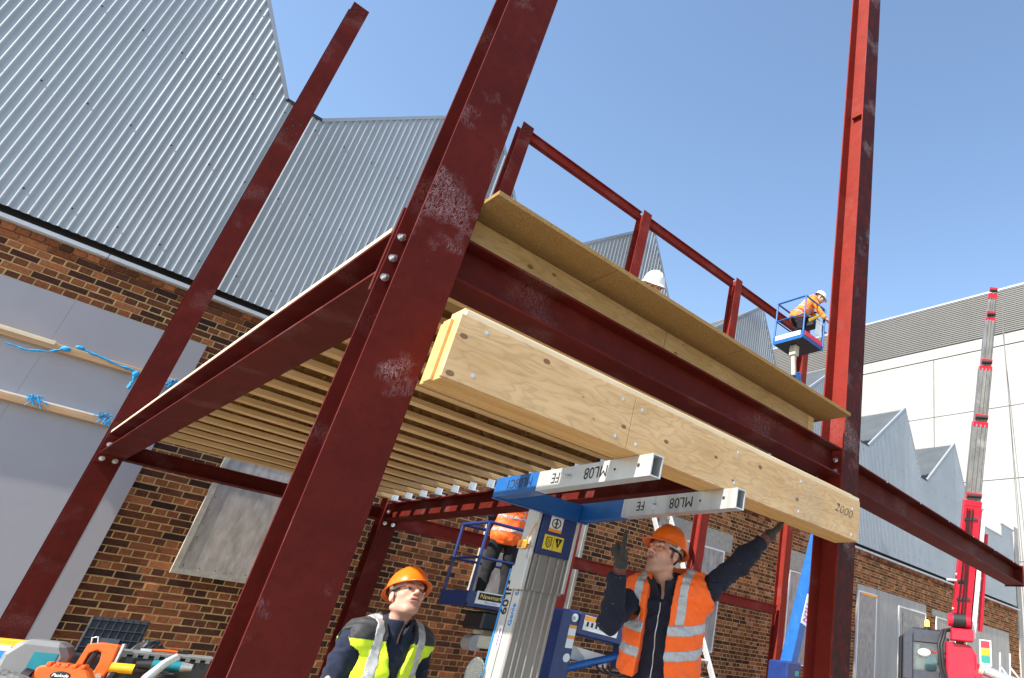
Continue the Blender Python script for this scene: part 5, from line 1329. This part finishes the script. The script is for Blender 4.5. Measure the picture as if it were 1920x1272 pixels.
# --- worker looking up under the deck
Nn = np.array([1.79, 4.12, 1.60]); fL = np.array([.16, -.98, 0]); fL /= np.linalg.norm(fL); rL = np.array([fL[1], -fL[0], 0])   # person's right
shR, shL = Nn + rL * .19 + [0, 0, -.05], Nn - rL * .19 + [0, 0, -.05]
pr, T1, j1, _ = person('man in orange helmet and yellow waistcoat looking up, head tilted back', Nn, fL, Nn + fL * .035 + [0, 0, .185], np.array([.0, -.9, .45]), R_(3),
    (shR, shR + rL * .05 + [0, 0, -.29] + fL * -.03, shR + rL * .03 + fL * .1 + [0, 0, -.53]), (shL, shL - rL * .05 + [0, 0, -.29], shL - rL * .02 + fL * .12 + [0, 0, -.52]),
    0.0, (.008, .014, .036), YELLOW, M_hatO, h=.0055, hair=(.09, .07, .055), stub=.3, style='collar', skin=(.58, .3, .22))
# --- worker pointing and holding the beam
Nn = np.array([2.70, 2.94, 1.995]); fR = np.array([-.86, -.51, 0]); fR /= np.linalg.norm(fR)
RS, LS = np.array([2.60, 3.06, 1.945]), np.array([2.83, 2.78, 1.975])
RE, RW = np.array([2.40, 3.02, 1.775]), np.array([2.318, 2.915, 2.03])
LE, LW = np.array([2.90, 2.60, 2.17]), np.array([2.99, 2.50, 2.315])
up_ = (RW - RE) / np.linalg.norm(RW - RE)
du = np.array([.02, -.02, 1.0]); du /= np.linalg.norm(du); nu_ = np.array([-.62, .77, 0]); nu_ -= du * (nu_ @ du); nu_ /= np.linalg.norm(nu_)
dl = np.array([.15, -.42, .2]); dl = (LW - LE) / np.linalg.norm(LW - LE); nl_ = np.array([0, 0, 1.0]); nl_ -= dl * (nl_ @ dl); nl_ /= np.linalg.norm(nl_)
pr2, T2, j2, _ = person('man in orange helmet and orange waistcoat pointing up, other glove on beam', Nn, fR, np.array([2.60, 2.905, 2.15]), np.array([-.93, -.10, .28]), R_(-3),
    (RS, RE, RW), (LS, LE, LW), .46, NAVY, ORANGE, M_hatO, h=.0055, hair=(.02, .016, .015), stub=.28, gloves=True, style='open', skin=(.58, .31, .22), lean=(.13, .1, 0), short=True,
    Rhand=dict(d=du, n=nu_, s=np.cross(du, nu_), curl=(.03, 1.25, 1.3, 1.3), thumb=.9), Lhand=dict(d=dl, n=nl_, s=-np.cross(dl, nl_), curl=.25, thumb=.2))
# --- worker in the lower basket, seen from behind below the beam
Nn = np.array([4.66, 8.3, 3.45]); f3 = np.array([.35, .94, 0]); r3 = np.array([.94, -.35, 0])
s1, s2 = Nn + r3 * .19 + [0, 0, -.05], Nn - r3 * .19 + [0, 0, -.05]
person('man in orange waistcoat and dark trousers standing in the lower blue basket', Nn, f3, Nn + [.02, .03, .19], f3, 0, (s1, s1 + r3 * .06 + [0, 0, -.28], s1 + r3 * .02 + f3 * .2 + [0, 0, -.4]), (s2, s2 - r3 * .06 + [0, 0, -.28], s2 + f3 * .2 + [0, 0, -.42]),
    2.022, NAVY, ORANGE, M_hatW, h=.011, style='open', spread=.06)
# --- worker bending over the rail in the raised basket
Nn = np.array([9.86, 7.62, 9.02]); f4 = np.array([.75, -.66, 0]); f4 /= np.linalg.norm(f4); r4 = np.array([f4[1], -f4[0], 0])
s1, s2 = Nn + r4 * .18 + [0, 0, -.06] - f4 * .03, Nn - r4 * .18 + [0, 0, -.06] - f4 * .03
person('man in orange waistcoat and white helmet stooping in the raised basket', Nn, f4, Nn + f4 * .14 + [0, 0, .11], f4 * .9 + [0, 0, -.45], 0, (s1, s1 + f4 * .14 + [0, 0, -.25], s1 + f4 * .3 + [0, 0, -.42]), (s2, s2 + f4 * .14 + [0, 0, -.25], s2 + f4 * .28 + [0, 0, -.45]),
    7.862, (.7, .25, .03), (.95, .2, .02), M_hatW, h=.011, style='open', lean=tuple(-f4 * .32 + [0, 0, .1]), spread=.04)
# --- worker on the deck, only helmet and brow above the chipboard edge
Nn = np.array([3.30, 4.50, 4.60]); f5 = np.array([-.35, -.94, 0]); f5 /= np.linalg.norm(f5); r5 = np.array([f5[1], -f5[0], 0])
s1, s2 = Nn + r5 * .19 + [0, 0, -.05], Nn - r5 * .19 + [0, 0, -.05]
person('man in white helmet standing on the deck, only his brow above the board edge', Nn, f5, Nn + f5 * .04 + [0, 0, .17], f5 * .9 + [0, 0, -.35], 0, (s1, s1 + r5 * .05 + [0, 0, -.28], s1 + [0, 0, -.5] + f5 * .1), (s2, s2 - r5 * .05 + [0, 0, -.28], s2 + [0, 0, -.5] + f5 * .1),
    3.24, NAVY, ORANGE, M_hatW, h=.009, style='open', spread=.06)
